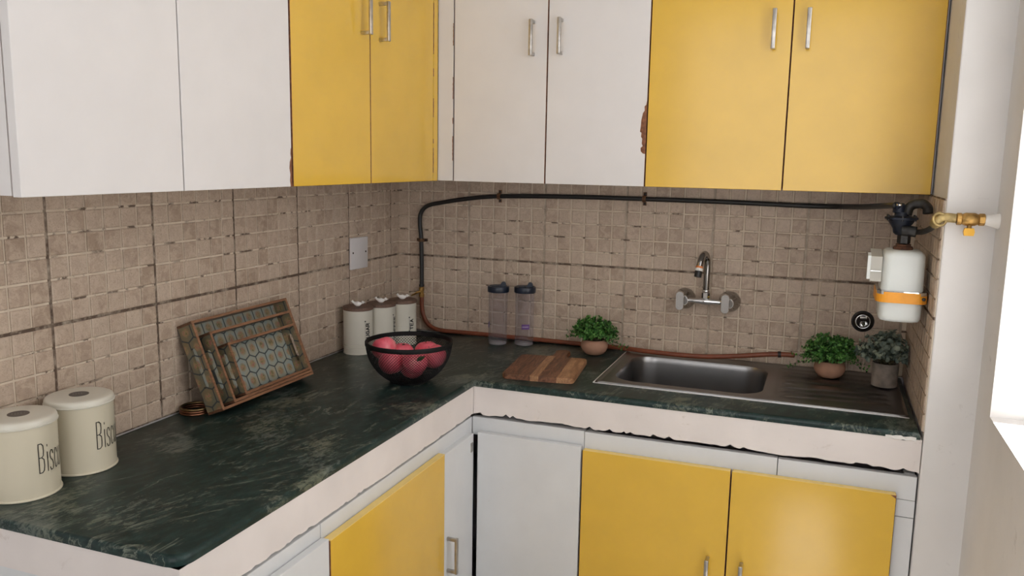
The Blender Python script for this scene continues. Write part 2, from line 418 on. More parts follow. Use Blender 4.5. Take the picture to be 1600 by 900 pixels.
def lay_tiles(wall, spans, rz, at, limit=300):
    """spans: (start, end) of each column along the wall; at(s, z) -> world point"""
    g = .0050; cells = []
    for s0, s1 in spans:
        for k in range(12):
            z0, z1 = k*PV, (k+1)*PV
            if k in (0, 6): z0 += .0012
            if k in (5, 11): z1 -= .0012
            cells.append((at((s0+s1)/2, (z0+z1)/2), abs(s1-s0)-g, z1-z0-g))
    cells.sort(key=lambda c: (not in_view(c[0]), (Vector(c[0])-CAM).length))
    R = Matrix.Rotation(rz, 4, 'Z')
    for p, w, h in cells[:limit]:
        o = bpy.data.objects.new('tile', tile_mesh(w, h)); COL.objects.link(o); o.parent = wall
        o.location = p; o.rotation_euler = (random.uniform(-.012, .012), random.uniform(-.01, .01), rz+random.uniform(-.012, .012))
    if len(cells) > limit:
        bm = bmesh.new()
        for p, w, h in cells[limit:]:
            tmp = bpy.data.meshes.new('t'); b2 = tile_bm(w, h)
            b2.transform(Matrix.Translation(p) @ Matrix.Rotation(random.uniform(-.012, .012), 4, 'X') @ R); b2.to_mesh(tmp); b2.free(); bm.from_mesh(tmp); bpy.data.meshes.remove(tmp)
        me = bpy.data.meshes.new('far_tiles'); bm.to_mesh(me); bm.free(); me.materials.append(MAT['tile'])
        o = bpy.data.objects.new('far_tiles', me); COL.objects.link(o); o.parent = wall; o['kind'] = 'stuff'
TOPZ = 12*PV
ys = [0, C0] + [C0+PT*k for k in range(1, 37)]
def shrink(a, b, i):   # slightly wider joint every six columns
    return (a+(.0012 if i % 6 == 0 else 0), b-(.0012 if i % 6 == 5 else 0))
spansL = [(ys[0], ys[1])]+[shrink(ys[k+1], ys[k+2], k) for k in range(len(ys)-2)]
obj('grout', B(0, .0035, -ys[-1]-.002, 0, 0, TOPZ), 'grout_left', wall_left)
lay_tiles(wall_left, spansL, PI/2, lambda s, z: (.0035, -s, z))
xs = [PT*k for k in range(37)]
spansB = [shrink(xs[k], xs[k+1], k) for k in range(36)]
obj('grout', B(.0035, PX+.006, -.0035, 0, 0, TOPZ), 'grout_back', wall_back)
lay_tiles(wall_back, spansB, 0, lambda s, z: (s, -.0035, z))
spansP = [shrink(PT*k, PT*(k+1), k) for k in range(12)]
obj('grout', B(PX+.003, PX+.006, -D2, -.0035, 0, TOPZ), 'grout_pier', wall_pier)
lay_tiles(wall_pier, spansP, -PI/2, lambda s, z: (PX+.003, -s-.003, z))

# ------------------------------------------------------------------ worktop with a hole for the sink bowl
SKX0, SKX1, SKY0, SKY1 = .928, 1.800, -.478, -.016          # sink outline
BWX0, BWX1, BWY0, BWY1 = .968, 1.415, -.435, -.085          # bowl opening
def worktop():
    g = .0045
    poly = [(g, -g), (PX-.001, -g), (PX-.001, -D2), (D1, -D2)]
    r = .035; cx, cy = D1-r, LEND+r
    poly += [(cx+r*math.cos(-a), cy+r*math.sin(-a)) for a in [PI/2*i/8 for i in range(9)]]
    poly += [(g, LEND)]
    n = len(poly); C_ = [Vector(p) for p in poly]; nor = []
    for i in range(n):
        a = (C_[i]-C_[i-1]).normalized(); b = (C_[(i+1) % n]-C_[i]).normalized()
        na, nb = Vector((a.y, -a.x)), Vector((b.y, -b.x)); s = (na+nb); s = s/max(.5, (1+na.dot(nb)))
        nor.append(-s)
    bm = bmesh.new(); rings = []
    for off, z in ((.010, 0), (.006, -.0008), (.0025, -.0035), (.0006, -.0075), (0, -.012), (0, -.019)):
        rings.append([bm.verts.new((p.x-q.x*off, p.y-q.y*off, z)) for p, q in zip(C_, nor)])
    for a, b in zip(rings, rings[1:]): ring_faces(bm, a, b)
    hole = rrect((BWX0+BWX1)/2, (BWY0+BWY1)/2, (BWX1-BWX0)/2+.012, (BWY1-BWY0)/2+.012, .05)
    h0 = [bm.verts.new((x, y, 0)) for x, y in hole]; h1 = [bm.verts.new((x, y, -.019)) for x, y in hole]
    ring_faces(bm, h0, h1)
    for outer, inner in ((rings[0], h0), (rings[-1], h1)):
        es = []
        for L in (outer, inner):
            for i in range(len(L)):
                e = bm.edges.get((L[i], L[(i+1) % len(L)])) or bm.edges.new((L[i], L[(i+1) % len(L)])); es.append(e)
        bmesh.ops.triangle_fill(bm, edges=es, use_beauty=True)
    return bm
wt = obj('worktop', worktop(), 'marble', smooth=True, auto=50)
# check winding of bullnose direction is outward: handled by recalculated normals
tag(wt, 'dark green marble worktop with pale veins, L-shaped along both tiled walls', 'worktop')

def ragged(axis, s0, s1, const0, const1, ztop, zbot, jag, step=.011):
    """a plaster strip whose lower edge is chipped; runs along axis from s0 to s1"""
    pts = []; s = s0; drift = 0
    while s < s1-.001:
        drift = drift*.7+random.uniform(-.3, 1)*jag*.5
        pts.append((s, zbot+max(0, drift)+(random.random() < .12)*jag)); s += step*random.uniform(.6, 1.4)
    pts.append((s1, zbot))
    bm = bmesh.new(); cols = []
    for s, z in pts:
        row = []
        for c, zz in ((const0, ztop), (const0, z), (const1, z+.002), (const1, ztop)):
            row.append(bm.verts.new((s, c, zz) if axis == 'x' else (c, s, zz)))
        cols.append(row)
    for a, b in zip(cols, cols[1:]): ring_faces(bm, a, b)
    bm.faces.new(cols[0]); bm.faces.new(cols[-1][::-1]); return bm
FZ0 = -.108
fas = thing('counter_fascia', 'white plastered front edge under the green worktop with a chipped lower rim', 'fascia', (D1, -D2, FZ0))
obj('front_strip', ragged('y', LEND+.002, -D2-.0005, D1-.0015, D1-.045, -.0191, FZ0, .0028), 'fascia_paint', fas)
obj('front_strip', ragged('x', D1-.0015, PX+.004, -D2+.0015, -D2+.045, -.0191, FZ0, .0062), 'fascia_paint', fas)
obj('end_strip', B(.004, D1-.002, LEND+.0015, LEND+.05, -.095, -.0191), 'fascia_paint', fas)
obj('paint_drip', loft([[(1.735+i*.012, -D2-.0006-.0012*math.sin(k*PI/3), -.014+random.uniform(-.004, .003)-(.007 if k > 2 else 0)) for k in range(6)] for i in range(7)]), 'white_sealant', fas)

# ------------------------------------------------------------------ cabinet pieces
def handle(parent, base, nrm, vertical=.11, w=.012, stand=.03):
    """bar handle; base = centre on the door face, nrm = outward axis"""
    b = Vector(base); n = Vector(nrm); s = n.cross(Vector((0, 0, 1)))
    def block(c, hn, hs, hz, bev):
        bm2 = B(-hs, hs, -hn, hn, -hz, hz, bev=bev)
        R = Matrix((s, n, Vector((0, 0, 1)))).transposed().to_4x4(); R.translation = c
        bm2.transform(R); return bm2
    bm = bmesh.new()
    for c, hn, hs, hz, bev in ((b+n*stand, .0045, w/2, vertical/2, .0025), (b+n*(stand/2)+Vector((0, 0, vertical/2-.006)), stand/2, .0045, .005, .0015),
                               (b+n*(stand/2)-Vector((0, 0, vertical/2-.006)), stand/2, .0045, .005, .0015)):
        q = block(c, hn, hs, hz, bev); tmp = bpy.data.meshes.new('t'); q.to_mesh(tmp); q.free(); bm.from_mesh(tmp); bpy.data.meshes.remove(tmp)
    return obj('handle', bm, 'steel_handle', parent, smooth=True, auto=35)
def chip(parent, origin, ax, nrm, pts):
    """patch of bare brown board where the laminate has broken away"""
    o = Vector(origin); a = Vector(ax); n = Vector(nrm); bm = bmesh.new()
    f = [bm.verts.new(o+a*u+Vector((0, 0, 1))*v+n*.0006) for u, v in pts]; k = [bm.verts.new(o+a*u+Vector((0, 0, 1))*v-n*.001) for u, v in pts]
    bm.faces.new(f); bm.faces.new(k[::-1]); ring_faces(bm, f, k)
    e = obj('bare_board', bm, 'raw_board_gap_shade', parent); e['label'] = 'brown board showing where laminate has chipped'
    return e
GAP = .0016
def raw_edges(o, ax):     # the upright door edges are unfinished board
    if o.data.materials[0] == MAT['yellow_laminate'] or ax == 0 and o.data.materials[0] == MAT['white_laminate']:
        o.data.materials.append(MAT['raw_board_gap_shade'])
        for p in o.data.polygons:
            if abs(p.normal[ax]) > .5: p.material_index = 1
    return o
def doors_x(parent, x0, x1, yf, z0, z1, m, th=.019):   # door facing -y
    return raw_edges(obj('door', B(x0+GAP, x1-GAP, yf, yf+th, z0, z1, bev=.0008, seg=1), m, parent), 0)
def doors_y(parent, y0, y1, xf, z0, z1, m, th=.019):   # door facing +x
    return raw_edges(obj('door', B(xf-th, xf, y0+GAP, y1-GAP, z0, z1, bev=.0008, seg=1), m, parent), 1)

# --- upper cabinets, left wall
u1 = thing('wall_cabinet', 'white two-door wall cabinet nearest the camera above the cream tins', 'cabinet', (.16, -1.51, UZ))
obj('body', B(.004, UD1-.022, -1.882, -1.146, UZ+.002, UT), 'white_laminate', u1)
obj('seam_shade_strip', B(UD1-.0225, UD1-.0195, -1.879, -1.149, UZ+.004, UT-.004), 'raw_board_gap_shade', u1)  # dark brown strip behind the doors stands in for shade in the gaps
d = doors_y(u1, -1.884, -1.514, UD1, UZ, UT, 'white_laminate'); handle(d, (UD1, -1.562, 1.045), (1, 0, 0))
d = doors_y(u1, -1.514, -1.146, UD1, UZ, UT, 'white_laminate'); handle(d, (UD1, -1.468, 1.045), (1, 0, 0))
chip(d, (UD1, -1.148, UZ), (0, 1, 0), (1, 0, 0), [(0, 0), (0, .095), (-.003, .090), (-.004, .078), (-.002, .070), (-.007, .060), (-.009, .045), (-.006, .030), (-.008, .015), (-.005, 0)])
u2 = thing('wall_cabinet', 'yellow two-door wall cabinet on the left wall beside the corner', 'cabinet', (.16, -.74, UZ))
obj('body', B(.004, UD1-.022, -1.143, -.334, UZ+.002, UT), 'white_laminate', u2)
obj('seam_shade_strip', B(UD1-.0225, UD1-.0195, -1.140, -.336, UZ+.004, UT-.004), 'raw_board_gap_shade', u2)
d = doors_y(u2, -1.143, -.769, UD1, UZ, UT, 'yellow_laminate'); handle(d, (UD1, -.815, 1.052), (1, 0, 0))
d = doors_y(u2, -.769, -.366, UD1, UZ, UT, 'yellow_laminate'); handle(d, (UD1, -.716, 1.047), (1, 0, 0))
f = obj('filler_strip', B(UD1-.019, UD1, -.366, -.334, UZ, UT), 'yellow_laminate', u2)
for z0, z1 in ((.62, .70), (.715, .73), (.80, .86), (.93, .955), (1.0, 1.16)):
    k = int((z1-z0)/.006)+2; zz = [z0+(z1-z0)*i/(k-1) for i in range(k)]
    pts = [(-.0005, z-UZ) for z in zz]+[(random.uniform(.0012, .0030), z-UZ) for z in zz[::-1]]
    chip(f, (UD1, -.366, UZ), (0, 1, 0), (1, 0, 0), pts)
# --- upper cabinets, back wall
u3 = thing('wall_cabinet', 'white two-door wall cabinet on the back wall with a chipped right edge', 'cabinet', (.68, -.16, UZ))
obj('body', B(.004, 1.024, -UD2+.022, -.004, UZ+.002, UT), 'white_laminate', u3)
obj('seam_shade_strip', B(UD1+.002, 1.023, -UD2+.0195, -UD2+.0225, UZ+.004, UT-.004), 'raw_board_gap_shade', u3)  # gap shade put in as a brown strip, as on the left wall
f = obj('filler_strip', B(UD1+.0008, .3815, -UD2, -UD2+.019, UZ+.001, UT), 'white_laminate', u3)
for z0, z1 in ((.66, .74), (.78, .80), (1.03, 1.10), (.86, .93)):
    k = int((z1-z0)/.006)+2; zz = [z0+(z1-z0)*i/(k-1) for i in range(k)]
    pts = [(.0005, z-UZ) for z in zz]+[(-random.uniform(.0008, .0022), z-UZ) for z in zz[::-1]]
    chip(f, (.3815, -UD2, UZ), (1, 0, 0), (0, -1, 0), pts)
d = doors_x(u3, .384, .7045, -UD2, UZ, UT, 'white_laminate'); handle(d, (.657, -UD2, 1.043), (0, -1, 0))
d = doors_x(u3, .7045, 1.026, -UD2, UZ, UT, 'white_laminate'); handle(d, (.749, -UD2, 1.045), (0, -1, 0))
chip(d, (1.0245, -UD2, UZ), (1, 0, 0), (0, -1, 0), [(0, .098), (0, .262), (-.003, .245), (-.008, .240), (-.007, .228), (-.012, .220), (-.016, .200), (-.017, .180), (-.019, .165), (-.014, .162), (-.015, .150), (-.011, .144), (-.012, .130), (-.009, .122), (-.015, .116), (-.014, .106), (-.008, .100)])
u4 = thing('wall_cabinet', 'yellow two-door wall cabinet over the sink and gas meter', 'cabinet', (1.42, -.16, UZ))
obj('body', B(1.027, PX+.004, -UD2+.022, -.004, UZ+.002, UT), 'white_laminate', u4)
obj('seam_shade_strip', B(1.029, PX+.001, -UD2+.0195, -UD2+.0225, UZ+.004, UT-.004), 'raw_board_gap_shade', u4)
d = doors_x(u4, 1.026, 1.4275, -UD2, UZ, UT, 'yellow_laminate'); handle(d, (1.379, -UD2, 1.043), (0, -1, 0))
d = doors_x(u4, 1.4275, 1.8165, -UD2, UZ, UT, 'yellow_laminate'); handle(d, (1.471, -UD2, 1.041), (0, -1, 0))

# --- base cabinets
FR, DF = .008, -.014       # frame set back behind the fascia; doors stand proud of it
DZ = FLOOR+.10
def rail_y(parent, y0, y1, z0, z1): return obj('rail', B(D1-FR-.02, D1-FR, y0, y1, z0, z1, bev=.001, seg=1), 'white_paint', parent)
def rail_x(parent, x0, x1, z0, z1): return obj('rail', B(x0, x1, -D2+FR, -D2+FR+.02, z0, z1, bev=.001, seg=1), 'white_paint', parent)
XF, YF = D1-DF, -D2+DF
b1 = thing('base_cabinet', 'white base cabinet at the near end of the left worktop', 'cabinet', (.30, -1.63, FLOOR))
obj('body', B(.006, D1-.048, LEND+.01, -1.424, FLOOR+.002, -.097), 'white_paint', b1)
rail_y(b1, LEND+.008, -1.424, -.160, -.118)
doors_y(b1, LEND+.02, -1.423, XF, DZ, -.148, 'white_paint')
b2 = thing('base_cabinet', 'yellow and white base cabinet under the left worktop beside the corner', 'cabinet', (.30, -1.02, FLOOR))
obj('body', B(.006, D1-FR-.022, -1.420, -.62, FLOOR+.002, -.12), 'white_paint', b2)
rail_y(b2, -1.422, -D2+FR-.001, -.170, -.118)
d = doors_y(b2, -1.421, -.838, XF, DZ, -.155, 'yellow_laminate'); obj('edge_band', B(XF-.019, XF+.0004, -1.419, -.840, -.1552, -.1538), 'yellow_edge', d)
d = doors_y(b2, -.838, -.624, XF-.004, DZ, -.160, 'white_paint'); handle(d, (XF-.004, -.812, -.468), (1, 0, 0))
h = obj('hinge_plate', B(XF-.0045, XF-.002, -.648, -.632, -.215, -.185, bev=.001), 'steel_handle', d)
b3 = thing('base_cabinet', 'plain white base cabinet panel in the inner corner of the kitchen', 'cabinet', (.77, -.3, FLOOR))
obj('body', B(.62, .930, -D2+FR+.022, -.006, FLOOR+.002, -.12), 'white_paint', b3)
rail_x(b3, D1-FR+.0005, .933, -.175, -.117)
doors_x(b3, D1+.0195, .932, YF-.003, DZ, -.158, 'white_paint')
b4 = thing('base_cabinet', 'two-door yellow base cabinet beneath the sink', 'cabinet', (1.37, -.3, FLOOR))
bm = bmesh.new(); bx(bm, .936, .952, -D2+FR+.022, -.006, FLOOR+.002, -.12); bx(bm, 1.79, PX-.002, -D2+FR+.022, -.006, FLOOR+.002, -.12)
bx(bm, .952, 1.79, -D2+FR+.022, -.006, FLOOR+.002, FLOOR+.11); bx(bm, .952, 1.79, -.02, -.006, FLOOR+.11, -.12)
obj('body', bm, 'white_paint', b4)
rail_x(b4, .9345, 1.4755, -.185, -.119); rail_x(b4, 1.4775, PX+.002, -.185, -.121)
obj('stile', B(1.775, PX+.002, -D2+FR, -D2+FR+.02, -.2315, -.186), 'white_paint', b4)
obj('stile', B(1.775, PX+.002, -D2+FR, -D2+FR+.02, FLOOR+.02, -.2335), 'white_paint', b4)
for a, b, hx in ((.934, 1.3585, 1.309), (1.3585, 1.774, 1.401)):
    d = doors_x(b4, a, b, YF, DZ, -.168, 'yellow_laminate'); obj('edge_band', B(a+.003, b-.003, YF-.0004, YF+.019, -.1682, -.1668), 'yellow_edge', d)
    handle(d, (hx, YF, -.478), (0, -1, 0))
chip(d, (1.7725, YF, -.168), (1, 0, 0), (0, -1, 0), [(0, -.001), (0, -.010), (-.003, -.008), (-.009, -.004), (-.014, -.001)])

# ------------------------------------------------------------------ sink
def sink():
    s = thing('kitchen_sink', 'stainless steel sink with one bowl and a ribbed drainboard', 'sink', (1.36, -.25, 0))
    cx, cy = (BWX0+BWX1)/2, (BWY0+BWY1)/2; Nn, Mm = 360, 70
    def ray_rr(x0, x1, y0, y1, r, a):
        hx0, hx1, hy0, hy1 = cx-x0, x1-cx, cy-y0, y1-cy
        c, q = math.cos(a), math.sin(a); hx = hx1 if c > 0 else hx0; hy = hy1 if q > 0 else hy0
        t = min(hx/abs(c) if abs(c) > 1e-9 else 9, hy/abs(q) if abs(q) > 1e-9 else 9)
        x, y = c*t, q*t
        dx, dy = abs(x)-(hx-r), abs(y)-(hy-r)
        if dx > 0 and dy > 0:      # walk back onto the corner arc
            ax_, ay_ = (hx-r)*(1 if c > 0 else -1), (hy-r)*(1 if q > 0 else -1)
            bq = c*ax_+q*ay_; cc = ax_*ax_+ay_*ay_-r*r; t = bq+math.sqrt(max(0, bq*bq-cc)); x, y = c*t, q*t
        return cx+x, cy+y
    # parametrise by perimeter-friendly angles
    angs = []
    for i in range(Nn):
        a = 2*PI*i/Nn; angs.append(math.atan2(math.sin(a)*.42, math.cos(a)))
    def zdeck(x, y):
        e = min(x-SKX0, SKX1-x, y-SKY0, SKY1-y)
        z = .0068-.0018*min(1, max(0, (e-.006)/.010)) if e > .003 else .0068*max(0, e/.003)**.5+.0006
        if e < .003: z = max(.0006, z)
        px0, px1, py0, py1 = 1.445, 1.775, -.445, -.06
        ei = min(x-px0, px1-x, y-py0, py1-y)
        z -= .0030*min(1, max(0, ei/.012))
        if ei > .01:
            k = (y+.25-(x-1.445)*.12*(1 if y < -.25 else -.6))*1.0
            for c0 in (-.155, -.105, -.055, -.005, .045, .095, .145):
                d = (k-c0)/.0055
                if abs(d) < 1: z += .0050*(1+math.cos(d*PI))*.5*min(1, (ei-.01)/.02)
        return z
    bm = bmesh.new(); rings = []
    inner = [ray_rr(BWX0, BWX1, BWY0, BWY1, .075, a) for a in angs]
    outer = [ray_rr(SKX0, SKX1, SKY0, SKY1, .012, a) for a in angs]
    for j in range(Mm+1):
        t = j/Mm; ring = []
        for (ix, iy), (ox, oy) in zip(inner, outer):
            x, y = ix+(ox-ix)*t, iy+(oy-iy)*t; ring.append(bm.verts.new((x, y, zdeck(x, y))))
        rings.append(ring)
    rings.append([bm.verts.new((v.co.x, v.co.y, .0002)) for v in rings[-1]])
    for a, b in zip(rings, rings[1:]): ring_faces(bm, a, b)
    obj('drainboard', bm, 'steel', s, smooth=True)
    bm = bmesh.new(); R = []
    for f, z in ((1, .0050), (.992, .0025), (.982, -.006), (.975, -.016), (.962, -.08), (.945, -.125), (.91, -.150), (.83, -.162), (.5, -.166), (.12, -.170)):
        R.append([bm.verts.new((cx+(x-cx)*f if f > .9 else cx+(x-cx)*f, cy+(y-cy)*(f if f < .99 else f), z)) for x, y in inner])
    for a, b in zip(R, R[1:]): ring_faces(bm, a, b)
    bm.faces.new(R[-1]); obj('bowl', bm, 'steel', s, smooth=True)
    obj('strainer', lathe([(.0, .004), (.022, .004), (.03, .002), (.038, .0035), (.042, .0)], 32, (cx, cy, -.169)), 'chrome', s, smooth=True)
    sl = obj('sealant_line', B(SKX0-.0045, SKX0-.0002, SKY0-.004, SKY1, .0003, .0030, bev=.001), 'white_sealant', s)
    obj('sealant_line', B(SKX0-.0045, SKX1, SKY0-.0035, SKY0-.0002, .0003, .0016, bev=.0006, seg=1), 'white_sealant', s)
sink()

# ------------------------------------------------------------------ tap
def tap():
    t = thing('wall_tap', 'chrome wall-mounted mixer tap with swan-neck spout above the sink', 'tap', (1.192, 0, .205))
    zb = .205
    for x in (1.118, 1.268):
        fl = obj('wall_flange', lathe([(.036, .004), (.0365, .010), (.0345, .022), (.029, .034), (.020, .046), (.015, .062)], 36, (x, 0, zb), axis='Y'), 'chrome_dark_reflect', t, smooth=True, auto=50)
        lv = obj('lever', loft([[(px-.004*(1-i/4), -.062-.010*i/4-(.004 if i in (0, 4) else .0), pz) for px, pz in rrect(x-.008, zb, .0150-(.0025 if i in (0, 4) else 0), .0335-(.0025 if i in (0, 4) else 0), .0140-(.0025 if i in (0, 4) else 0), 8)] for i in range(5)]), 'chrome', t, smooth=True, auto=45)
        obj('collar', lathe([(.018, .046), (.020, .050), (.018, .060)], 24, (x, 0, zb), axis='Y'), 'chrome', t, smooth=True, auto=50)
    obj('mixer_body', tube([(1.118, -.046, zb), (1.15, -.046, zb), (1.192, -.046, zb), (1.235, -.046, zb), (1.268, -.046, zb)], lambda q: .0085+.004*math.exp(-((q-.5)/.16)**2), 20), 'chrome', t, smooth=True)
    obj('hex_nut', lathe([(.012, -.002), (.0135, 0), (.0135, .018), (.012, .020)], 6, (1.192, -.046, zb+.012)), 'chrome', t)
    obj('spout_collar', lathe([(.0095, .0), (.0125, .004), (.0125, .008), (.0095, .012)], 24, (1.192, -.046, zb+.030)), 'chrome', t, smooth=True)
    pts = [(1.192, -.046, zb+.03), (1.192, -.046, zb+.08), (1.192, -.046, zb+.128), (1.190, -.052, zb+.150), (1.186, -.070, zb+.163), (1.181, -.092, zb+.157), (1.177, -.106, zb+.140), (1.175, -.112, zb+.124)]
    sp = obj('spout', tube(pts, .0108, 20), 'chrome_dark_reflect', t, smooth=True)
    d = Vector((-.08, -.28, -.95)).normalized(); p = Vector((1.175, -.112, zb+.124))
    def seg(a, b, r, m, n): obj(n, tube([p+d*a, p+d*((a+b)/2), p+d*b], r, 20, smooth=False), m, sp, smooth=True, auto=50)
    seg(-.002, .005, .0116, 'orange_band', 'orange_band'); seg(.005, .014, .0128, 'white_plastic', 'white_band'); seg(.014, .034, .0120, 'black_rubber', 'aerator')
tap()

# ------------------------------------------------------------------ cylinder lettering (stroke font)
GL = {  # strokes in a unit box: width 1, cap height 1, x-height .68
 'B': [[(0, 0), (0, 1), (.55, 1), (.9, .92), (.95, .75), (.85, .58), (.5, .52), (0, .52)], [(.5, .52), (.95, .44), (1, .25), (.9, .07), (.55, 0), (0, 0)]],
 'i': [[(.5, 0), (.5, .66)], [(.5, .86), (.5, .92)]],
 's': [[(.95, .55), (.8, .66), (.4, .68), (.1, .6), (.08, .48), (.3, .38), (.75, .3), (.95, .2), (.9, .06), (.6, 0), (.2, 0), (0, .1)]],
 'c': [[(.95, .52), (.8, .65), (.45, .68), (.15, .6), (.05, .4), (.05, .25), (.15, .07), (.45, 0), (.8, .03), (.95, .14)]],
 'u': [[(.05, .66), (.05, .2), (.2, .04), (.45, 0), (.75, .05), (.95, .2)], [(.95, .66), (.95, 0)]],
 't': [[(.4, .9), (.4, .15), (.55, 0), (.8, .02)], [(.05, .66), (.85, .66)]],
 'S': [[(.95, .82), (.75, .97), (.4, 1), (.1, .9), (.05, .72), (.25, .57), (.75, .45), (.95, .28), (.85, .08), (.55, 0), (.2, .03), (0, .18)]],
 'U': [[(.05, 1), (.05, .28), (.2, .06), (.5, 0), (.8, .06), (.95, .28), (.95, 1)]],
 'G': [[(.95, .8), (.75, .97), (.45, 1), (.12, .85), (.03, .5), (.12, .15), (.45, 0), (.8, .06), (.95, .2), (.95, .48), (.55, .48)]],
 'A': [[(0, 0), (.5, 1), (1, 0)], [(.2, .35), (.8, .35)]],
 'R': [[(.05, 0), (.05, 1), (.6, 1), (.92, .9), (.95, .72), (.85, .55), (.55, .48), (.05, .48)], [(.5, .48), (1, 0)]],
 'C': [[(.95, .8), (.75, .97), (.45, 1), (.12, .85), (.03, .5), (.12, .15), (.45, 0), (.8, .06), (.95, .22)]],
 'O': [[(.5, 1), (.15, .87), (.03, .5), (.15, .13), (.5, 0), (.85, .13), (.97, .5), (.85, .87), (.5, 1)]],
 'F': [[(.05, 0), (.05, 1), (.95, 1)], [(.05, .52), (.8, .52)]],
 'E': [[(.95, 0), (.05, 0), (.05, 1), (.95, 1)], [(.05, .52), (.82, .52)]],
 'T': [[(.5, 0), (.5, 1)], [(0, 1), (1, 1)]],
}
def ribbon(bm, line, w, fn):
    """flat stroke: short quads with small overlaps, pushed through fn(s, t) -> point"""
    for (ax, ay), (bx_, by) in zip(line, line[1:]):
        d = Vector((bx_-ax, by-ay)); L = d.length
        if L < 1e-7: continue
        d /= L; n = Vector((-d.y, d.x))*w/2; e = d*w*.35; k = max(1, int(L/.004))
        P0 = Vector((ax, ay))-e; P1 = Vector((bx_, by))+e; prev = None
        for i in range(k+1):
            p = P0.lerp(P1, i/k); cur = (bm.verts.new(fn(*(p+n))), bm.verts.new(fn(*(p-n))))
            if prev: bm.faces.new((prev[0], prev[1], cur[1], cur[0]))
            prev = cur
def facing(x, y): return math.atan2(CAM.y-y, CAM.x-x)

# ------------------------------------------------------------------ biscuit tins
def tin(x, y, label):
    r, h = .0665, .158
    t = thing('biscuit_tin', label, 'tin', (x, y, .0003), 0, 'cream biscuit tins')
    obj('body', lathe([(r-.003, 0), (r+.0016, .0004), (r+.0022, .0022), (r+.0014, .004), (r-.0005, .0048), (r-.0005, .1440), (r-.002, .1450)], 72), 'cream_enamel', t, local=True, smooth=True, auto=40)
    lid = obj('lid', lathe([(r+.0003, .1425), (r+.0020, .1430), (r+.0024, .1450), (r+.0010, .1462), (r+.0006, .1520), (r-.0012, .1556), (r-.0050, .1575), (r-.014, .1582), (0, .1585)], 72), 'cream_lid', t, local=True, smooth=True, auto=40)
    a = facing(x, y)
    disc = obj('lid_sticker', lathe([(.0195, .1581), (.0195, .1590), (0, .1592)], 40), 'dark_disc', lid, local=True)
    bm = bmesh.new()
    R = Matrix.Rotation(a+PI/2, 2)
    for row in (-1, 0, 1):
        for k in range(4+(row == 0)):
            s0 = -.012+k*.0052
            ribbon(bm, [(s0, row*.0052-.0012), (s0+.0012, row*.0052+.0014), (s0+.0028, row*.0052-.0008)], .0007, lambda s, q: (R[0][0]*s+R[0][1]*q, R[1][0]*s+R[1][1]*q, .15935))
    obj('sticker_print', bm, 'grey_print', disc, local=True)
    bm = bmesh.new(); s = 0; cap = .058; adv = {'B': .0150, 'i': .0085, 's': .0125, 'c': .0120, 'u': .0125, 't': .0105}
    a0 = a+math.radians(25)
    for ch in 'Biscuits':
        wd = adv[ch]*.70
        for ln in GL[ch]:
            ribbon(bm, [(s+px*wd, pz*cap) for px, pz in ln], .0018, lambda q, z: ((r+.0003)*math.cos(a0+q/r), (r+.0003)*math.sin(a0+q/r), .051+z))
        s += adv[ch]
    obj('lettering', bm, 'black_print', t, local=True)
tin(.0975, -1.738, 'cream biscuit tin cut off by the left edge of the photo')
tin(.0905, -1.5895, 'cream biscuit tin standing whole beside the tiled wall, nearer the trays')

# ------------------------------------------------------------------ canisters with wooden lids and bird knobs
def canister(x, y, word, deg, label):
    r, h = .0495, .152
    t = thing('storage_canister', label, 'canister', (x, y, .0003), 0, 'white kitchen canisters')
    prof = [(r-.003, 0), (r+.001, .0005), (r+.0014, .003), (r, .0045), (r, .020)]
    for z in (.021, .027, .033): prof += [(r, z), (r-.0011, z+.0012), (r, z+.0026)]
    obj('body', lathe(prof+[(r, .148), (r+.0008, .150), (r-.001, h)], 64), 'white_canister', t, local=True, smooth=True, auto=25)
    lid = obj('lid', lathe([(r+.0008, h-.001), (r+.0022, h), (r+.0022, h+.0085), (r+.0008, h+.0098), (0, h+.010)], 64), 'lid_wood', t, local=True, smooth=True, auto=40)
    a = facing(x, y); T = Matrix.Translation((0, 0, h+.010)) @ Matrix.Rotation(a+PI/2+random.uniform(-.3, .5), 4, 'Z')
    bm = tube([(-.020, 0, .019), (-.015, 0, .013), (-.006, 0, .0085), (.004, 0, .0075), (.012, 0, .010), (.0165, 0, .0125)], lambda q: .0026+.0062*math.exp(-((q-.50)/.22)**2)+.0016*math.exp(-((q-.02)/.1)**2)+.0035*math.exp(-((q-1)/.12)**2), 14)
    bmesh.ops.create_uvsphere(bm, u_segments=12, v_segments=8, radius=.0056, matrix=Matrix.Translation((.016, 0, .0125)))
    lathe([(.0022, 0), (.0001, .006)], 8, (.0205, 0, .0125), bm, True, 'X')
    lathe([(.003, 0), (.003, .006)], 10, (-.001, 0, 0), bm)
    bm.transform(T); obj('bird_knob', bm, 'white_bird', t, local=True, smooth=True)
    a0 = a+math.radians(deg); L = len(word)*.0132; zb = .078-L/2; bm = bmesh.new()
    fn = lambda q, z: ((r+.0003)*math.cos(a0+q/r), (r+.0003)*math.sin(a0+q/r), z)
    for i, ch in enumerate(word):           # letters turned a quarter: they read upwards
        for ln in GL[ch]: ribbon(bm, [(.0068-pz*.0130, zb+i*.0132+px*.0098) for px, pz in ln], .0034, fn)
    ribbon(bm, [(-.0098, zb-.004), (-.0098, zb+L+.004)], .0008, fn)
    for z in (zb-.005, zb+L+.005): ribbon(bm, [(-.0110, z), (-.0086, z)], .0040, fn)
    obj('lettering', bm, 'black_print', t, local=True)
canister(.075, -.4315, 'SUGAR', 40, 'white canister with a wooden lid marked SUGAR, left of the fruit bowl')
canister(.111, -.3355, 'COFFEE', 68, 'white wooden-lidded canister between the SUGAR and TEA canisters')
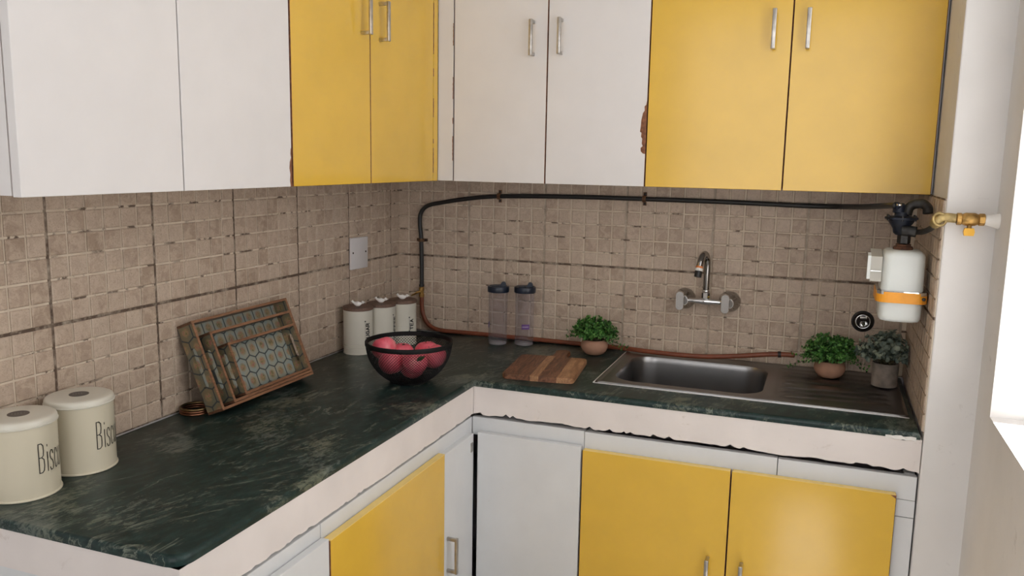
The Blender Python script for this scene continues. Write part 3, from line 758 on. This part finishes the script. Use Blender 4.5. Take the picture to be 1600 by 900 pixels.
canister(.144, -.2385, 'TEA', 40, 'white canister with a wooden lid marked TEA, in the corner')

# ------------------------------------------------------------------ fruit bowl and apples
BW = Vector((.407, -.691, 0))
def fruit_bowl():
    t = thing('fruit_bowl', 'black wire mesh fruit bowl holding pink apples', 'bowl', BW)
    bm = bmesh.new(); n, m_ = 88, 30; R = []
    for j in range(m_+1):
        th = math.radians(27+(86-27)*j/m_); rr, z = .1285*math.sin(th), .121-.1290*math.cos(th)
        R.append([bm.verts.new((rr*math.cos(2*PI*(i+.5*(j % 2))/n), rr*math.sin(2*PI*(i+.5*(j % 2))/n), z)) for i in range(n)])
    for j in range(m_-1):
        for i in range(n):
            k = i if j % 2 else i-1      # diamond cell between rings j, j+1, j+2
            a, b = R[j][i], R[j+2][i]; c, d = R[j+1][k % n], R[j+1][(k+1) % n]
            bm.faces.new((a, d, b, c))
    o = obj('wire_mesh', bm, 'black_wire', t, local=True)
    w = o.modifiers.new('wire', 'WIREFRAME'); w.thickness = .0019; w.use_even_offset = False; w.use_replace = True
    obj('rim', lathe([(.1275, .112), (.1300, .112), (.1312, .1145), (.1312, .124), (.1300, .126), (.1275, .126), (.1262, .1245), (.1262, .1135), (.1275, .112)], 96, cap=False), 'black_wire', t, local=True, smooth=True, auto=40)
    obj('base', lathe([(.052, .0003), (.0575, .0006), (.0595, .0030), (.0600, .0068), (.0575, .0072), (.0560, .0052), (0, .0048)], 64), 'black_wire', t, local=True, smooth=True, auto=40)
fruit_bowl()
AP = [(.0459, -.0519, .0709), (.0711, .0144, .0746), (-.0246, -.0571, .0642), (-.0449, .043, .0642), (.0221, .0657, .0709), (-.0745, -.0080, .0880), (.0088, .0018, .0429)]
AL = ['pink apple at the front of the bowl with a green leaf', 'pink apple at the right side of the mesh bowl', 'pink apple low at the front left of the mesh bowl',
      'pink apple at the back left of the bowl before the SUGAR canister', 'pink apple at the back right of the bowl', 'pink apple at the far left of the bowl, resting high on the mesh', 'pink apple at the bottom of the bowl under the others']
def apple_bm(r):
    prof = []
    for i in range(19):
        a = -PI/2+PI*i/18; rr = r*math.cos(a)*(1+.05*math.sin(a)); z = r*.94*math.sin(a)
        if a > .9: z -= r*.30*((a-.9)/(PI/2-.9))**2
        if a < -1.1: z += r*.14*((-1.1-a)/(PI/2-1.1))**2
        prof.append((max(0, rr) if 0 < i < 18 else 0, z))
    return lathe(prof, 32)
me_ap = me_st = None
for i, (p, l) in enumerate(zip(AP, AL)):
    t = thing('apple', l, 'apple', BW+Vector((p[0]*1.075, p[1]*1.075, .0445+(p[2]-.0429)*1.12)), random.uniform(0, 6), 'apples in the mesh bowl')
    t.rotation_euler = (random.uniform(-.5, .5), random.uniform(-.5, .5), random.uniform(0, 6))
    if me_ap is None:
        a = obj('fruit_body', apple_bm(.0378), 'apple', t, local=True, smooth=True); me_ap = a.data
        b = obj('stem', tube([(0, 0, .018), (.001, 0, .026), (.003, 0, .034)], .0011, 6), 'stem_brown', t, local=True); me_st = b.data
    else:
        for n, me in (('fruit_body', me_ap), ('stem', me_st)):
            o = bpy.data.objects.new(n, me); COL.objects.link(o); o.parent = t
    if i in (0, 3):
        bm = bmesh.new(); L = .026; rows = []
        for k in range(7):
            q = k/6; w = .0085*math.sin(PI*q**.8); s = -.002-q*L
            rows.append([bm.verts.new((s, w*e, -.0012*abs(e)-.010*q*q)) for e in (-1, 0, 1)])
        for a_, b_ in zip(rows, rows[1:]): ring_faces(bm, a_, b_, False)
        bm.transform(Matrix.Rotation(-2.0, 4, 'Z')); t.rotation_euler = (0, .0, 0)
        if i == 0: bm.transform(Matrix.Translation((.021, -.0345, .012)) @ Matrix.Rotation(-.3, 4, 'Z') @ Matrix.Rotation(.9, 4, 'X'))
        else: bm.transform(Matrix.Translation((0, 0, .030)))
        lf = obj('leaf', bm, 'apple_leaf', t, local=True); sol = lf.modifiers.new('thickness', 'SOLIDIFY'); sol.thickness = .0006

# ------------------------------------------------------------------ nested trays leaning on the left wall
def tray(u0, u1, v0, v1, w0, label):
    """local frame: Y along the wall, Z up the slope, X out of the tray floor"""
    ang = math.atan(.096/.234); ht, th = .050, .007
    O = Vector((.098, -1.208, .0012))
    t = thing('serving_tray', label, 'tray', O, 0, 'nested patterned trays'); t.rotation_euler = (0, -ang, 0)
    def part(n, bm, m, par=t): return obj(n, bm, m, par, local=True)
    fl = part('tray_floor', B(w0, w0+.004, u0+th, u1-th, v0+th, v1-th), 'print_floor')
    for n, a, b in (('long_side', v0, v0+th), ('long_side', v1-th, v1)):
        sd = part(n, B(w0, w0+ht, u0, u1, a, b, bev=.001, seg=1), 'tray_wood')
        part('rim_strip', B(w0+ht, w0+ht+.002, u0, u1, a, b), 'tray_rim', sd)
    for a, b in ((u0, u0+th), (u1-th, u1)):
        ring0 = [(x, z) for x, z in ((w0, v0+th), (w0+ht, v0+th), (w0+ht, v1-th), (w0, v1-th))]
        bm = bmesh.new(); L = {}
        slot = rrect(w0+ht*.52, (v0+v1)/2, .0085, min(.055, (v1-v0)*.33), .0084, 6)
        for h in (a, b):
            o_ = [bm.verts.new((x, h, z)) for x, z in ring0]; i_ = [bm.verts.new((x, h, z)) for x, z in slot]; es = []
            for LL in (o_, i_):
                for k in range(len(LL)): es.append(bm.edges.new((LL[k], LL[(k+1) % len(LL)])))
            bmesh.ops.triangle_fill(bm, edges=es, use_beauty=True); L[h] = (o_, i_)
        for k in (0, 1): ring_faces(bm, L[a][k], L[b][k])
        sd = part('short_side', bm, 'print_side')
        part('rim_strip', B(w0+ht, w0+ht+.002, a, b, v0+th, v1-th), 'tray_rim', sd)
tray(0, .402, 0, .243, 0, 'largest patterned wooden tray leaning against the tiled wall, outermost of three')
tray(.044, .393, .0085, .204, .0045, 'middle-sized patterned wooden tray nested inside the largest tray')
tray(.089, .385, .017, .163, .009, 'smallest patterned wooden tray nested in front of the other two')

def torus(R_, r, z, seg=56, k=10):
    bm = bmesh.new(); rings = []
    for i in range(seg):
        a = 2*PI*i/seg; rings.append([bm.verts.new(((R_+r*math.cos(2*PI*j/k))*math.cos(a), (R_+r*math.cos(2*PI*j/k))*math.sin(a), z+r*math.sin(2*PI*j/k))) for j in range(k)])
    for i in range(seg): ring_faces(bm, rings[i], rings[(i+1) % seg])
    return bm
for k, (m, R_, l) in enumerate((('copper', .0365, 'copper ring, bottom of the little stack behind the trays'), ('copper', .0360, 'copper ring in the middle of the little stack behind the trays'), ('brass_ring', .0365, 'brass ring on top of the little stack behind the trays'))):
    o = obj('metal_ring', torus(R_, .0031, 0), m, smooth=True); o.location = (.0445+.001*k, -1.196, .0034+.0063*k); tag(o, l, 'ring', 'stacked metal rings')

# ------------------------------------------------------------------ socket plate
sp_ = thing('blanking_plate', 'blank white plastic wall plate on the left tiles above the canisters', 'wall plate', (.0065, -.3165, .33))
sp_.rotation_euler = (math.radians(-1.0), 0, 0)
obj('plate', B(0, .009, -.057, .057, -.056, .056, bev=.003), 'plate_plastic', sp_, local=True, smooth=True, auto=40)
for y in (-.045, .040): obj('screw_hole', lathe([(.0, 0), (.0032, 0), (.0036, .0008), (.0022, .0012), (0, .0012)], 14, (.009, y, .003), axis='X'), 'dark_gap', sp_, local=True)

# ------------------------------------------------------------------ bottles
def bottle(x, y, label, mark_deg, text):
    t = thing('water_bottle', label, 'bottle', (x, y, .0003), 0, 'clear water bottles'); r = .0340
    prof = [(0, .010), (.012, .009), (.024, .003), (.029, .0), (.032, .001), (.0335, .005), (.034, .012), (.034, .09), (.0343, .15), (.0348, .190), (.0335, .196), (.0315, .198)]
    inn = [(q-.0014 if q > .002 else 0, z+.0014) for q, z in prof[::-1]]
    inn[0] = (prof[-1][0]-.0014, prof[-1][1])
    obj('body', lathe(prof+inn, 56, cap=False), 'clear', t, local=True, smooth=True, auto=60)
    obj('base', lathe([(0, .0115), (.012, .0102), (.024, .0045), (.0285, .0012), (.0315, .0022), (.0330, .0060), (.0322, .0066), (.029, .0036), (.024, .0062), (.012, .0118), (0, .0130)], 48, cap=False), 'base_highlight', t, local=True, smooth=True)
    cap = obj('cap', lathe([(.0365, .1930), (.0385, .1935), (.0392, .196), (.0392, .2115), (.0375, .2145), (.0335, .2150), (.032, .2125), (0, .2125)], 48), 'navy_plastic', t, local=True, smooth=True, auto=35)
    a = facing(x, y); T = Matrix.Translation((0, 0, .2125)) @ Matrix.Rotation(a+PI/2, 4, 'Z')
    bm = prism([(.004, 0), (.029, 0), (.027, .0130), (.022, .0180), (.013, .0170)], 'y', -.010, .010); bm.transform(T); obj('spout', bm, 'navy_plastic', cap, local=True)
    bm = prism([(-.027, 0), (.004, 0), (.004, .0045), (-.022, .0028)], 'y', -.010, .010); bm.transform(T); obj('flip_lever', bm, 'navy_plastic', cap, local=True)
    a0 = a+math.radians(mark_deg); rr = r+.0004; bm = bmesh.new(); n = 8
    rows = [[bm.verts.new(((rr+e)*math.cos(a0+s/r), (rr+e)*math.sin(a0+s/r), z)) for e, z in ((0, .063), (0, .081), (-.0004, .081), (-.0004, .063))] for s in [-.0145+.029*i/n for i in range(n+1)]]
    for p, q in zip(rows, rows[1:]): ring_faces(bm, p, q)
    lb = obj('label_patch', bm, 'purple_label', t, local=True)
    bm = bmesh.new()
    for k in range(9):        # the tiny word is too small to read: letter-like strokes only
        s0 = -.0105+k*.0024
        ribbon(bm, [(s0, .0705), (s0, .0738)], .0009, lambda q, z: ((rr+.0003)*math.cos(a0+q/r), (rr+.0003)*math.sin(a0+q/r), z))
        ribbon(bm, [(s0, .0705+(k % 3)*.0012), (s0+.0014, .0705+(k % 3)*.0012)], .0008, lambda q, z: ((rr+.0003)*math.cos(a0+q/r), (rr+.0003)*math.sin(a0+q/r), z))
    obj('print', bm, 'label_white', lb, local=True)
bottle(.4627, -.1060, 'clear plastic bottle with navy cap, nearer the corner and the fruit bowl', -95, '')
bottle(.5551, -.0770, 'clear plastic bottle with navy cap and a purple label facing the room', 8, '')

# ------------------------------------------------------------------ cutting board
def board():
    t = thing('cutting_board', 'striped wooden cutting board with a rounded handle lying on the worktop', 'cutting board', (.7485, -.405, .0004), math.radians(6.5))
    w, L, th = .225, .272, .017; cuts = [-w/2, -.022, .004, .060, w/2]; ms = ['walnut', 'pale_wood', 'walnut', 'pale_wood']
    full = rrect(0, 0, w/2, L/2, .018, 6)
    for i, m in enumerate(ms):
        a, b = cuts[i], cuts[i+1]; poly = [(max(a, min(b, x)), y) for x, y in full]; out = []
        for p in poly:
            if not out or (Vector(p)-Vector(out[-1])).length > 1e-5: out.append(p)
        if (Vector(out[0])-Vector(out[-1])).length < 1e-5: out.pop()
        bm = prism([(x, y) for x, y in out], 'z', 0, th)
        bmesh.ops.recalc_face_normals(bm, faces=bm.faces)
        es = [e for e in bm.edges if abs(e.verts[0].co.z-e.verts[1].co.z) < 1e-6 and not all(abs(v.co.x-a) < 1e-6 and a > -w/2 or abs(v.co.x-b) < 1e-6 and b < w/2 for v in e.verts)]
        bmesh.ops.bevel(bm, geom=es, offset=.002, segments=2, affect='EDGES')
        obj('wood_strip', bm, m, t, local=True)
    hp = [(-.032, L/2-.001), (-.024, L/2+.008), (-.017, L/2+.022), (-.016, L/2+.050), (-.019, L/2+.068)]
    hp += [(.0235*math.cos(a), L/2+.082+.0235*math.sin(a)) for a in [PI-PI*i/10 for i in range(0, 11)]]
    hp += [(.019, L/2+.068), (.016, L/2+.050), (.017, L/2+.022), (.024, L/2+.008), (.032, L/2-.001)]
    bm = prism([(x*1.12+.014, y) for x, y in hp], 'z', 0.0005, th-.0005)
    es = [e for e in bm.edges if abs(e.verts[0].co.z-e.verts[1].co.z) < 1e-6]; bmesh.ops.bevel(bm, geom=es, offset=.0025, segments=2, affect='EDGES')
    obj('board_handle', bm, 'handle_wood', t, local=True, smooth=True, auto=40)
board()

# ------------------------------------------------------------------ plants
def leaf_pair(bm, p, d, nrm, L, w):
    d = d.normalized(); s = d.cross(nrm).normalized(); n = s.cross(d)
    base = bm.verts.new(p); l1 = bm.verts.new(p+d*L*.45+s*w+n*L*.08); r1 = bm.verts.new(p+d*L*.45-s*w+n*L*.08); m_ = bm.verts.new(p+d*L*.5); tip = bm.verts.new(p+d*L-n*L*.10)
    bm.faces.new((base, m_, l1)); bm.faces.new((base, r1, m_)); bm.faces.new((m_, tip, l1)); bm.faces.new((m_, r1, tip))
def rnd_dir(zmin):
    while True:
        v = Vector((random.gauss(0, 1), random.gauss(0, 1), random.gauss(0, 1))).normalized()
        if v.z > zmin: return v
def boxwood(x, y, label, kx, kz, seed, extra):
    random.seed(seed)
    t = thing('boxwood_plant', label, 'plant', (x, y, .0071 if x > 1 else .0004), 0, 'artificial boxwood plants')
    prof = [(.026, 0), (.033, .003), (.041, .012), (.0465, .024), (.0475, .033), (.045, .043), (.040, .050), (.037, .0525), (.034, .051), (.033, .044), (0, .043)]
    obj('pot', lathe(prof, 56), 'terracotta', t, local=True, smooth=True)
    obj('soil', lathe([(.033, .0435), (.02, .048), (0, .050)], 24), 'soil', t, local=True, smooth=True)
    bs, bl = bmesh.new(), bmesh.new()
    dirs = [rnd_dir(-.12) for _ in range(210)]+[Vector(e) for e in extra]
    for k, d in enumerate(dirs):
        far = k >= 210; R_ = (random.uniform(.72, 1.0) if not far else 1.25)
        base = Vector((random.uniform(-.018, .018), random.uniform(-.018, .018), .046))
        tip = Vector((d.x*kx, d.y*kx*.85, .066+d.z*kz))*1; tip = Vector((tip.x*R_, tip.y*R_, .066+(tip.z-.066)*R_))
        mid = (base+tip)/2+Vector((0, 0, .012)); pts = spline([base, mid, tip], 5)
        tube([base, mid, tip], .0006, 4, bs, 3)
        for i in range(3, len(pts)):
            p = pts[i]; ax_ = (pts[i]-pts[i-1]).normalized()
            for q in range(3 if i < len(pts)-1 else 5):
                side = rnd_dir(-1); side = (side-ax_*side.dot(ax_)).normalized(); ld = (side*.8+ax_*random.uniform(.3, 1.0)+Vector((0, 0, .15)))
                leaf_pair(bl, p+side*.0008, ld, (ax_+rnd_dir(-1)*.5).normalized(), random.uniform(.0070, .0115), random.uniform(.0025, .0038))
    for bm_, n_ in ((bs, 0), (bl, 1)):
        for v in bm_.verts:                       # keep clear of the tiled wall behind
            if v.co.y+y > -.0095: v.co.y = -.0095-y-random.uniform(0, .004)
            if v.co.z < .004: v.co.z = .004
    obj('stems', bs, 'stem_brown', t, local=True); obj('foliage', bl, 'boxwood', t, local=True)
boxwood(.8273, -.1080, 'green boxwood plant in a round terracotta pot behind the cutting board', .083, .068, 11, [(1.05, .1, -.42), (1.1, .05, -.36), (.95, -.2, -.4), (-.98, 0, -.15), (-.95, .1, .05)])
boxwood(1.5973, -.1235, 'green boxwood plant in a round terracotta pot on the sink drainboard', .088, .074, 23, [(-1.1, -.2, -.45), (-1.05, 0, -.4), (-1, .1, -.1), (1, 0, -.2), (.95, -.1, -.35)])
def euc(x, y, label):
    random.seed(5)
    t = thing('eucalyptus_plant', label, 'plant', (x, y, .0071), 0)
    obj('pot', lathe([(.0345, 0), (.0362, .001), (.0372, .03), (.0378, .068), (.0372, .072), (.0345, .072), (.0335, .064), (0, .064)], 56), 'cement_pot', t, local=True, smooth=True, auto=40)
    obj('soil', lathe([(.0335, .0645), (.02, .068), (0, .069)], 24), 'soil', t, local=True, smooth=True)
    bs, bl = bmesh.new(), bmesh.new()
    for k in range(84):
        d = rnd_dir(-.25); R_ = random.uniform(.7, 1.0)
        base = Vector((random.uniform(-.02, .02), random.uniform(-.02, .02), .066)); tip = Vector((d.x*.086*R_, d.y*.075*R_, .098+d.z*.070*R_))
        mid = (base+tip)/2+Vector((0, 0, .014)); pts = spline([base, mid, tip], 5); tube([base, mid, tip], .0008, 4, bs, 3)
        for i in range(3, len(pts), 1):
            p = pts[i]; ax_ = (pts[i]-pts[i-1]).normalized()
            for q in range(2 if i < len(pts)-1 else 3):
                side = rnd_dir(-1); side = (side-ax_*side.dot(ax_)).normalized(); ld = side+ax_*.5
                ld.normalize(); n = (ax_+rnd_dir(-1)*.45).normalized(); s = ld.cross(n).normalized(); n = s.cross(ld)
                L, w = random.uniform(.011, .017), random.uniform(.0045, .0065); c = bl.verts.new(p+ld*L*.55-n*.001)
                ring = [bl.verts.new(p+ld*(L*.55-L*.5*math.cos(2*PI*j/8))+s*w*math.sin(2*PI*j/8)+n*.0012) for j in range(8)]
                for j in range(8): bl.faces.new((c, ring[j], ring[(j+1) % 8]))
    for bm_ in (bs, bl):
        for v in bm_.verts:
            if v.co.x+x > PX-.006: v.co.x = PX-.006-x-random.uniform(0, .004)
            if v.co.y+y > -.0095: v.co.y = -.0095-y
    obj('stems', bs, 'stem_brown', t, local=True); obj('foliage', bl, 'eucalyptus', t, local=True, smooth=True)
euc(1.7540, -.1660, 'grey-green round-leaved plant in a cylindrical cement pot beside the pier')
random.seed(99)

# ------------------------------------------------------------------ gas hose
HY = -.0175
hose = thing('gas_hose', 'rubber gas hose running black along the back tiles then orange across the worktop', 'hose', (.108, HY, 0))
blk = obj('black_hose', tube([(1.722, -.455, .566), (1.70, -.36, .560), (1.655, -.20, .548), (1.60, -.06, .540), (1.55, -.0230, .537), (1.45, HY, .537), (1.25, HY, .540), (.964, HY, .541), (.70, HY, .540), (.427, HY, .533), (.30, HY, .520), (.20, HY, .503), (.135, HY, .488), (.106, HY, .460), (.101, HY, .420), (.107, HY, .356), (.109, HY, .25), (.109, HY, .175)], .0080, 14, sub=10), 'black_rubber', hose, smooth=True)
v = obj('brass_valve', lathe([(.008, .134), (.0105, .136), (.0105, .146), (.0085, .149), (.0085, .158), (.0105, .161), (.0105, .170), (.0085, .174)], 8, (.109, HY, 0)), 'brass', hose)
obj('valve_lever', tube([(.108, HY-.008, .157), (.098, HY-.016, .154), (.085, HY-.018, .146), (.074, HY-.018, .140)], lambda q: .0048-.002*q, 8), 'brass', v, smooth=True)
obj('hose_clamp', lathe([(.0095, 0), (.0098, .001), (.0098, .007), (.0095, .008)], 20, (.109, HY, .176)), 'iron', hose)
orp = [(.109, HY, .136), (.110, HY, .10), (.118, HY-.001, .060), (.145, HY-.004, .026), (.19, HY-.008, .0125), (.26, HY-.004, .0105), (.36, HY, .0105), (.50, -.0185, .0105), (.64, -.0195, .0105), (.76, -.0220, .0105), (.90, -.0400, .0150), (1.0, -.0600, .0165), (1.10, -.068, .0165), (1.20, -.060, .0175), (1.30, -.050, .0270), (1.40, -.042, .041), (1.45, -.038, .0455), (1.488, -.036, .046)]
org = obj('orange_hose', tube(orp, .0082, 14, sub=10), 'orange_rubber', hose, smooth=True)
obj('worm_clamp', tube([(1.436, -.0396, .0445), (1.441, -.0393, .0448), (1.446, -.039, .0452)], .0105, 18, smooth=False), 'iron', hose, smooth=True, auto=50)
obj('hose_end', tube([(1.4875, -.036, .046), (1.4892, -.036, .046)], .0058, 14, smooth=False), 'dark_gap', hose)
for x, z, hor, l in ((.427, .533, 1, 'rusty hose clip on the back tiles near the corner'), (.964, .541, 1, 'rusty hose clip on the back tiles under the white and yellow cabinets'), (.107, .356, 0, 'rusty hose clip on the upright run of black hose')):
    cl = thing('hose_clip', l, 'clip', (x, -.0075, z), 0, 'rusty hose clips')
    cl.rotation_euler = (0, 0 if hor else PI/2, 0)
    bm = bmesh.new(); prof = []
    for i in range(13):
        a = PI*i/12; prof.append((-.0110-.0+(-.0105)*math.sin(a), .0105*math.cos(a)))
    pr = [(0.0015, .022), (-.0015, .022)]+[(-.0015, .0105)]+prof+[(-.0015, -.0105), (-.0015, -.022), (.0015, -.022)]
    outer = [bm.verts.new((-.006, p, q)) for p, q in pr]; inner = [bm.verts.new((.006, p, q)) for p, q in pr]
    ring_faces(bm, outer, inner, False)
    o = obj('strap', bm, 'clip_rust', cl, local=True); sm = o.modifiers.new('thickness', 'SOLIDIFY'); sm.thickness = .0012; sm.offset = 1
    for q in (.0165, -.0165): obj('screw', lathe([(.004, 0), (.004, .002), (.002, .0032), (0, .0032)], 10, (0, -.0018, q), axis='Y'), 'iron', cl, local=True)

# ------------------------------------------------------------------ gas meter
def meter():
    x0, x1, y0, y1 = 1.700, 1.8035, -.505, -.375; cx, cy = (x0+x1)/2, (y0+y1)/2; hx, hy = (x1-x0)/2, (y1-y0)/2
    t = thing('gas_meter', 'white gas meter with an orange strap hung beside the pier', 'gas meter', (cx, cy, .262))
    def rr(z, k=0, r=.022): return [(x, y, z) for x, y in rrect(cx, cy, hx-k, hy-k, r, 6)]
    obj('lower_case', loft([rr(.262, .012), rr(.264, .005), rr(.270, .001), rr(.278, 0), rr(.335, 0)]), 'meter_white', t, smooth=True, auto=40)
    obj('upper_case', loft([rr(.347, 0), rr(.436, .001), rr(.443, .004), rr(.449, .012), rr(.450, .022)]), 'meter_white', t, smooth=True, auto=40)
    obj('seam_flange', loft([rr(.3350, -.006), rr(.3362, -.009), rr(.3455, -.009), rr(.3470, -.006)]), 'chrome', t, smooth=True, auto=40)
    st = bmesh.new(); prof = rrect(cx, cy, hx+.0085, hy+.0085, .026, 6)
    a = [st.verts.new((min(x, PX-.005), y, .3150)) for x, y in prof]; b = [st.verts.new((min(x, PX-.005), y, .3430)) for x, y in prof]
    ring_faces(st, a, b); s = obj('orange_strap', st, 'orange_strap', t); sm = s.modifiers.new('thickness', 'SOLIDIFY'); sm.thickness = .0018; sm.offset = 1
    obj('strap_bolt', lathe([(.005, 0), (.005, .003), (.003, .004), (0, .004)], 6, (1.803, y0-.0125, .330), axis='Y'), 'iron', t)
    ib = obj('index_box', prism([(-.490, .366), (-.415, .366), (-.415, .446), (-.490, .432)], 'x', 1.672, 1.700), 'meter_grey', t)
    obj('index_cover', prism([(-.494, .372), (-.470, .372), (-.470, .440), (-.494, .434)], 'x', 1.664, 1.6718), 'meter_white', ib)
    obj('index_bar', B(1.672, 1.699, -.496, -.4902, .392, .396, bev=.001), 'chrome', ib)
    obj('inlet_collar', lathe([(.024, .4495), (.025, .452), (.023, .458), (.019, .459), (.019, .464)], 28, (1.750, -.44, 0)), 'rust', t, smooth=True, auto=40)
    g = thing('gas_regulator', 'dark blue gas regulator valve on top of the white meter', 'regulator', (1.748, -.44, .4642))
    X, Y = 1.746, -.44
    obj('union_nut', lathe([(.0115, .4643), (.0165, .467), (.0165, .487), (.013, .490)], 6, (X+.004, Y, 0)), 'iron', g)
    obj('body', lathe([(.012, .488), (.018, .494), (.020, .505), (.024, .512), (.031, .522), (.034, .529), (.012, .531)], 30, (X-.006, Y, 0)), 'blue_iron', g, smooth=True, auto=40)
    obj('diaphragm_flange', lathe([(.036, .529), (.041, .530), (.041, .535), (.036, .5365), (.018, .539), (.016, .548)], 30, (X-.006, Y, 0)), 'blue_iron', g, smooth=True, auto=30)
    for k in range(6):
        a = PI/6+k*PI/3; obj('bolt', lathe([(.003, .526), (.003, .540), (.0015, .541)], 6, (X-.006+.0375*math.cos(a), Y+.0375*math.sin(a), 0)), 'iron', g)
    obj('adjuster_cap', lathe([(.013, .546), (.015, .548), (.015, .568), (.011, .572), (0, .572)], 20, (X-.014, Y, 0)), 'blue_iron', g, smooth=True, auto=40)
    obj('hose_nozzle', tube([(X-.014, Y, .562), (1.726, -.452, .566), (1.7215, -.4565, .566)], .0095, 12, smooth=False), 'blue_iron', g, smooth=True)
    obj('chrome_clip', tube([(X-.022, Y-.018, .568), (X-.010, Y-.020, .567)], .0035, 8, smooth=False), 'chrome', g, smooth=True)
    obj('top_elbow', tube([(X+.006, Y, .542), (X+.010, Y, .560), (X+.022, Y, .570), (X+.040, Y-.004, .572), (X+.052, Y-.012, .563), (X+.054, Y-.016, .548)], .0125, 14), 'iron', g, smooth=True)
    obj('side_boss', tube([(X-.004, Y-.02, .501), (X+.012, Y-.022, .501), (X+.030, Y-.026, .499)], .014, 14, smooth=False), 'iron', g, smooth=True, auto=50)
    p = thing('gas_pipe', 'brass gas pipe with a yellow tap coming out of the right wall', 'pipe', (1.87, -.64, .543))
    py = -.640
    obj('feed_pipe', tube([(X+.030, Y-.026, .499), (X+.042, -.50, .503), (1.797, -.560, .515), (1.799, -.612, .526), (1.802, py, .534)], .0072, 12), 'iron', p, smooth=True)
    obj('pipe_elbow', tube([(1.799, -.632, .532), (1.801, py-.004, .540), (1.809, py-.003, .547), (1.824, py, .549), (1.842, py, .548)], lambda q: .0125-.0015*q, 16), 'brass_dull', p, smooth=True)
    rg = obj('elbow_ring', torus(.0150, .0032, 0), 'brass_dull', p, smooth=True, local=True); rg.location = Vector((1.806, py-.012, .545))-p.location; rg.rotation_euler = (1.35, 0, .3)
    vb = obj('valve_body', lathe([(.0105, 1.842), (.0145, 1.844), (.0145, 1.853), (.0125, 1.855), (.0155, 1.862), (.0155, 1.882), (.0125, 1.889), (.0145, 1.891), (.0145, 1.902), (.010, 1.904)], 12, (0, py, .547), axis='X'), 'brass', p, smooth=True, auto=30)
    obj('valve_stem', lathe([(.0055, 0), (.0055, .012)], 12, (1.872, py, .523)), 'brass', vb)
    obj('tap_handle', loft([[(1.872+a*(.010 if i != 1 else .012), py+b*.006, .526-.018*i/2) for a, b in ((-1, -1), (1, -1), (1, 1), (-1, 1))] for i in range(3)]), 'yellow_plastic', vb)
    bm = tube([(1.903, py, .547), (1.915, py, .546), (1.9335, py, .545)], lambda q: .012+.008*q*q, 16); obj('sealant_plug', bm, 'white_sealant', p, smooth=True)
meter()

# ------------------------------------------------------------------ wall outlet by the plants
o = thing('water_outlet', 'round metal water outlet on the back tiles above the right-hand plants', 'outlet', (1.688, -.0072, .172))
bm = torus(.0300, .0045, 0, 48); bm.transform(Matrix.Rotation(PI/2, 4, 'X')); obj('escutcheon_ring', bm, 'iron', o, local=True, smooth=True)
obj('cup', lathe([(0, .0005), (.026, .001), (.029, .003), (.030, .006)], 40, axis='Y'), 'dark_gap', o, local=True, smooth=True)
bm = torus(.0215, .0022, 0, 40); bm.transform(Matrix.Translation((0, -.006, 0)) @ Matrix.Rotation(PI/2, 4, 'X')); obj('inner_ring', bm, 'chrome', o, local=True, smooth=True)
obj('plug', lathe([(.012, .001), (.012, .014), (.009, .018), (.006, .014), (0, .014)], 16, (.002, 0, -.006), axis='Y'), 'chrome', o, local=True, smooth=True, auto=40)
obj('nipple', B(-.010, .012, -.018, -.002, .010, .018, bev=.002), 'chrome', o, local=True)
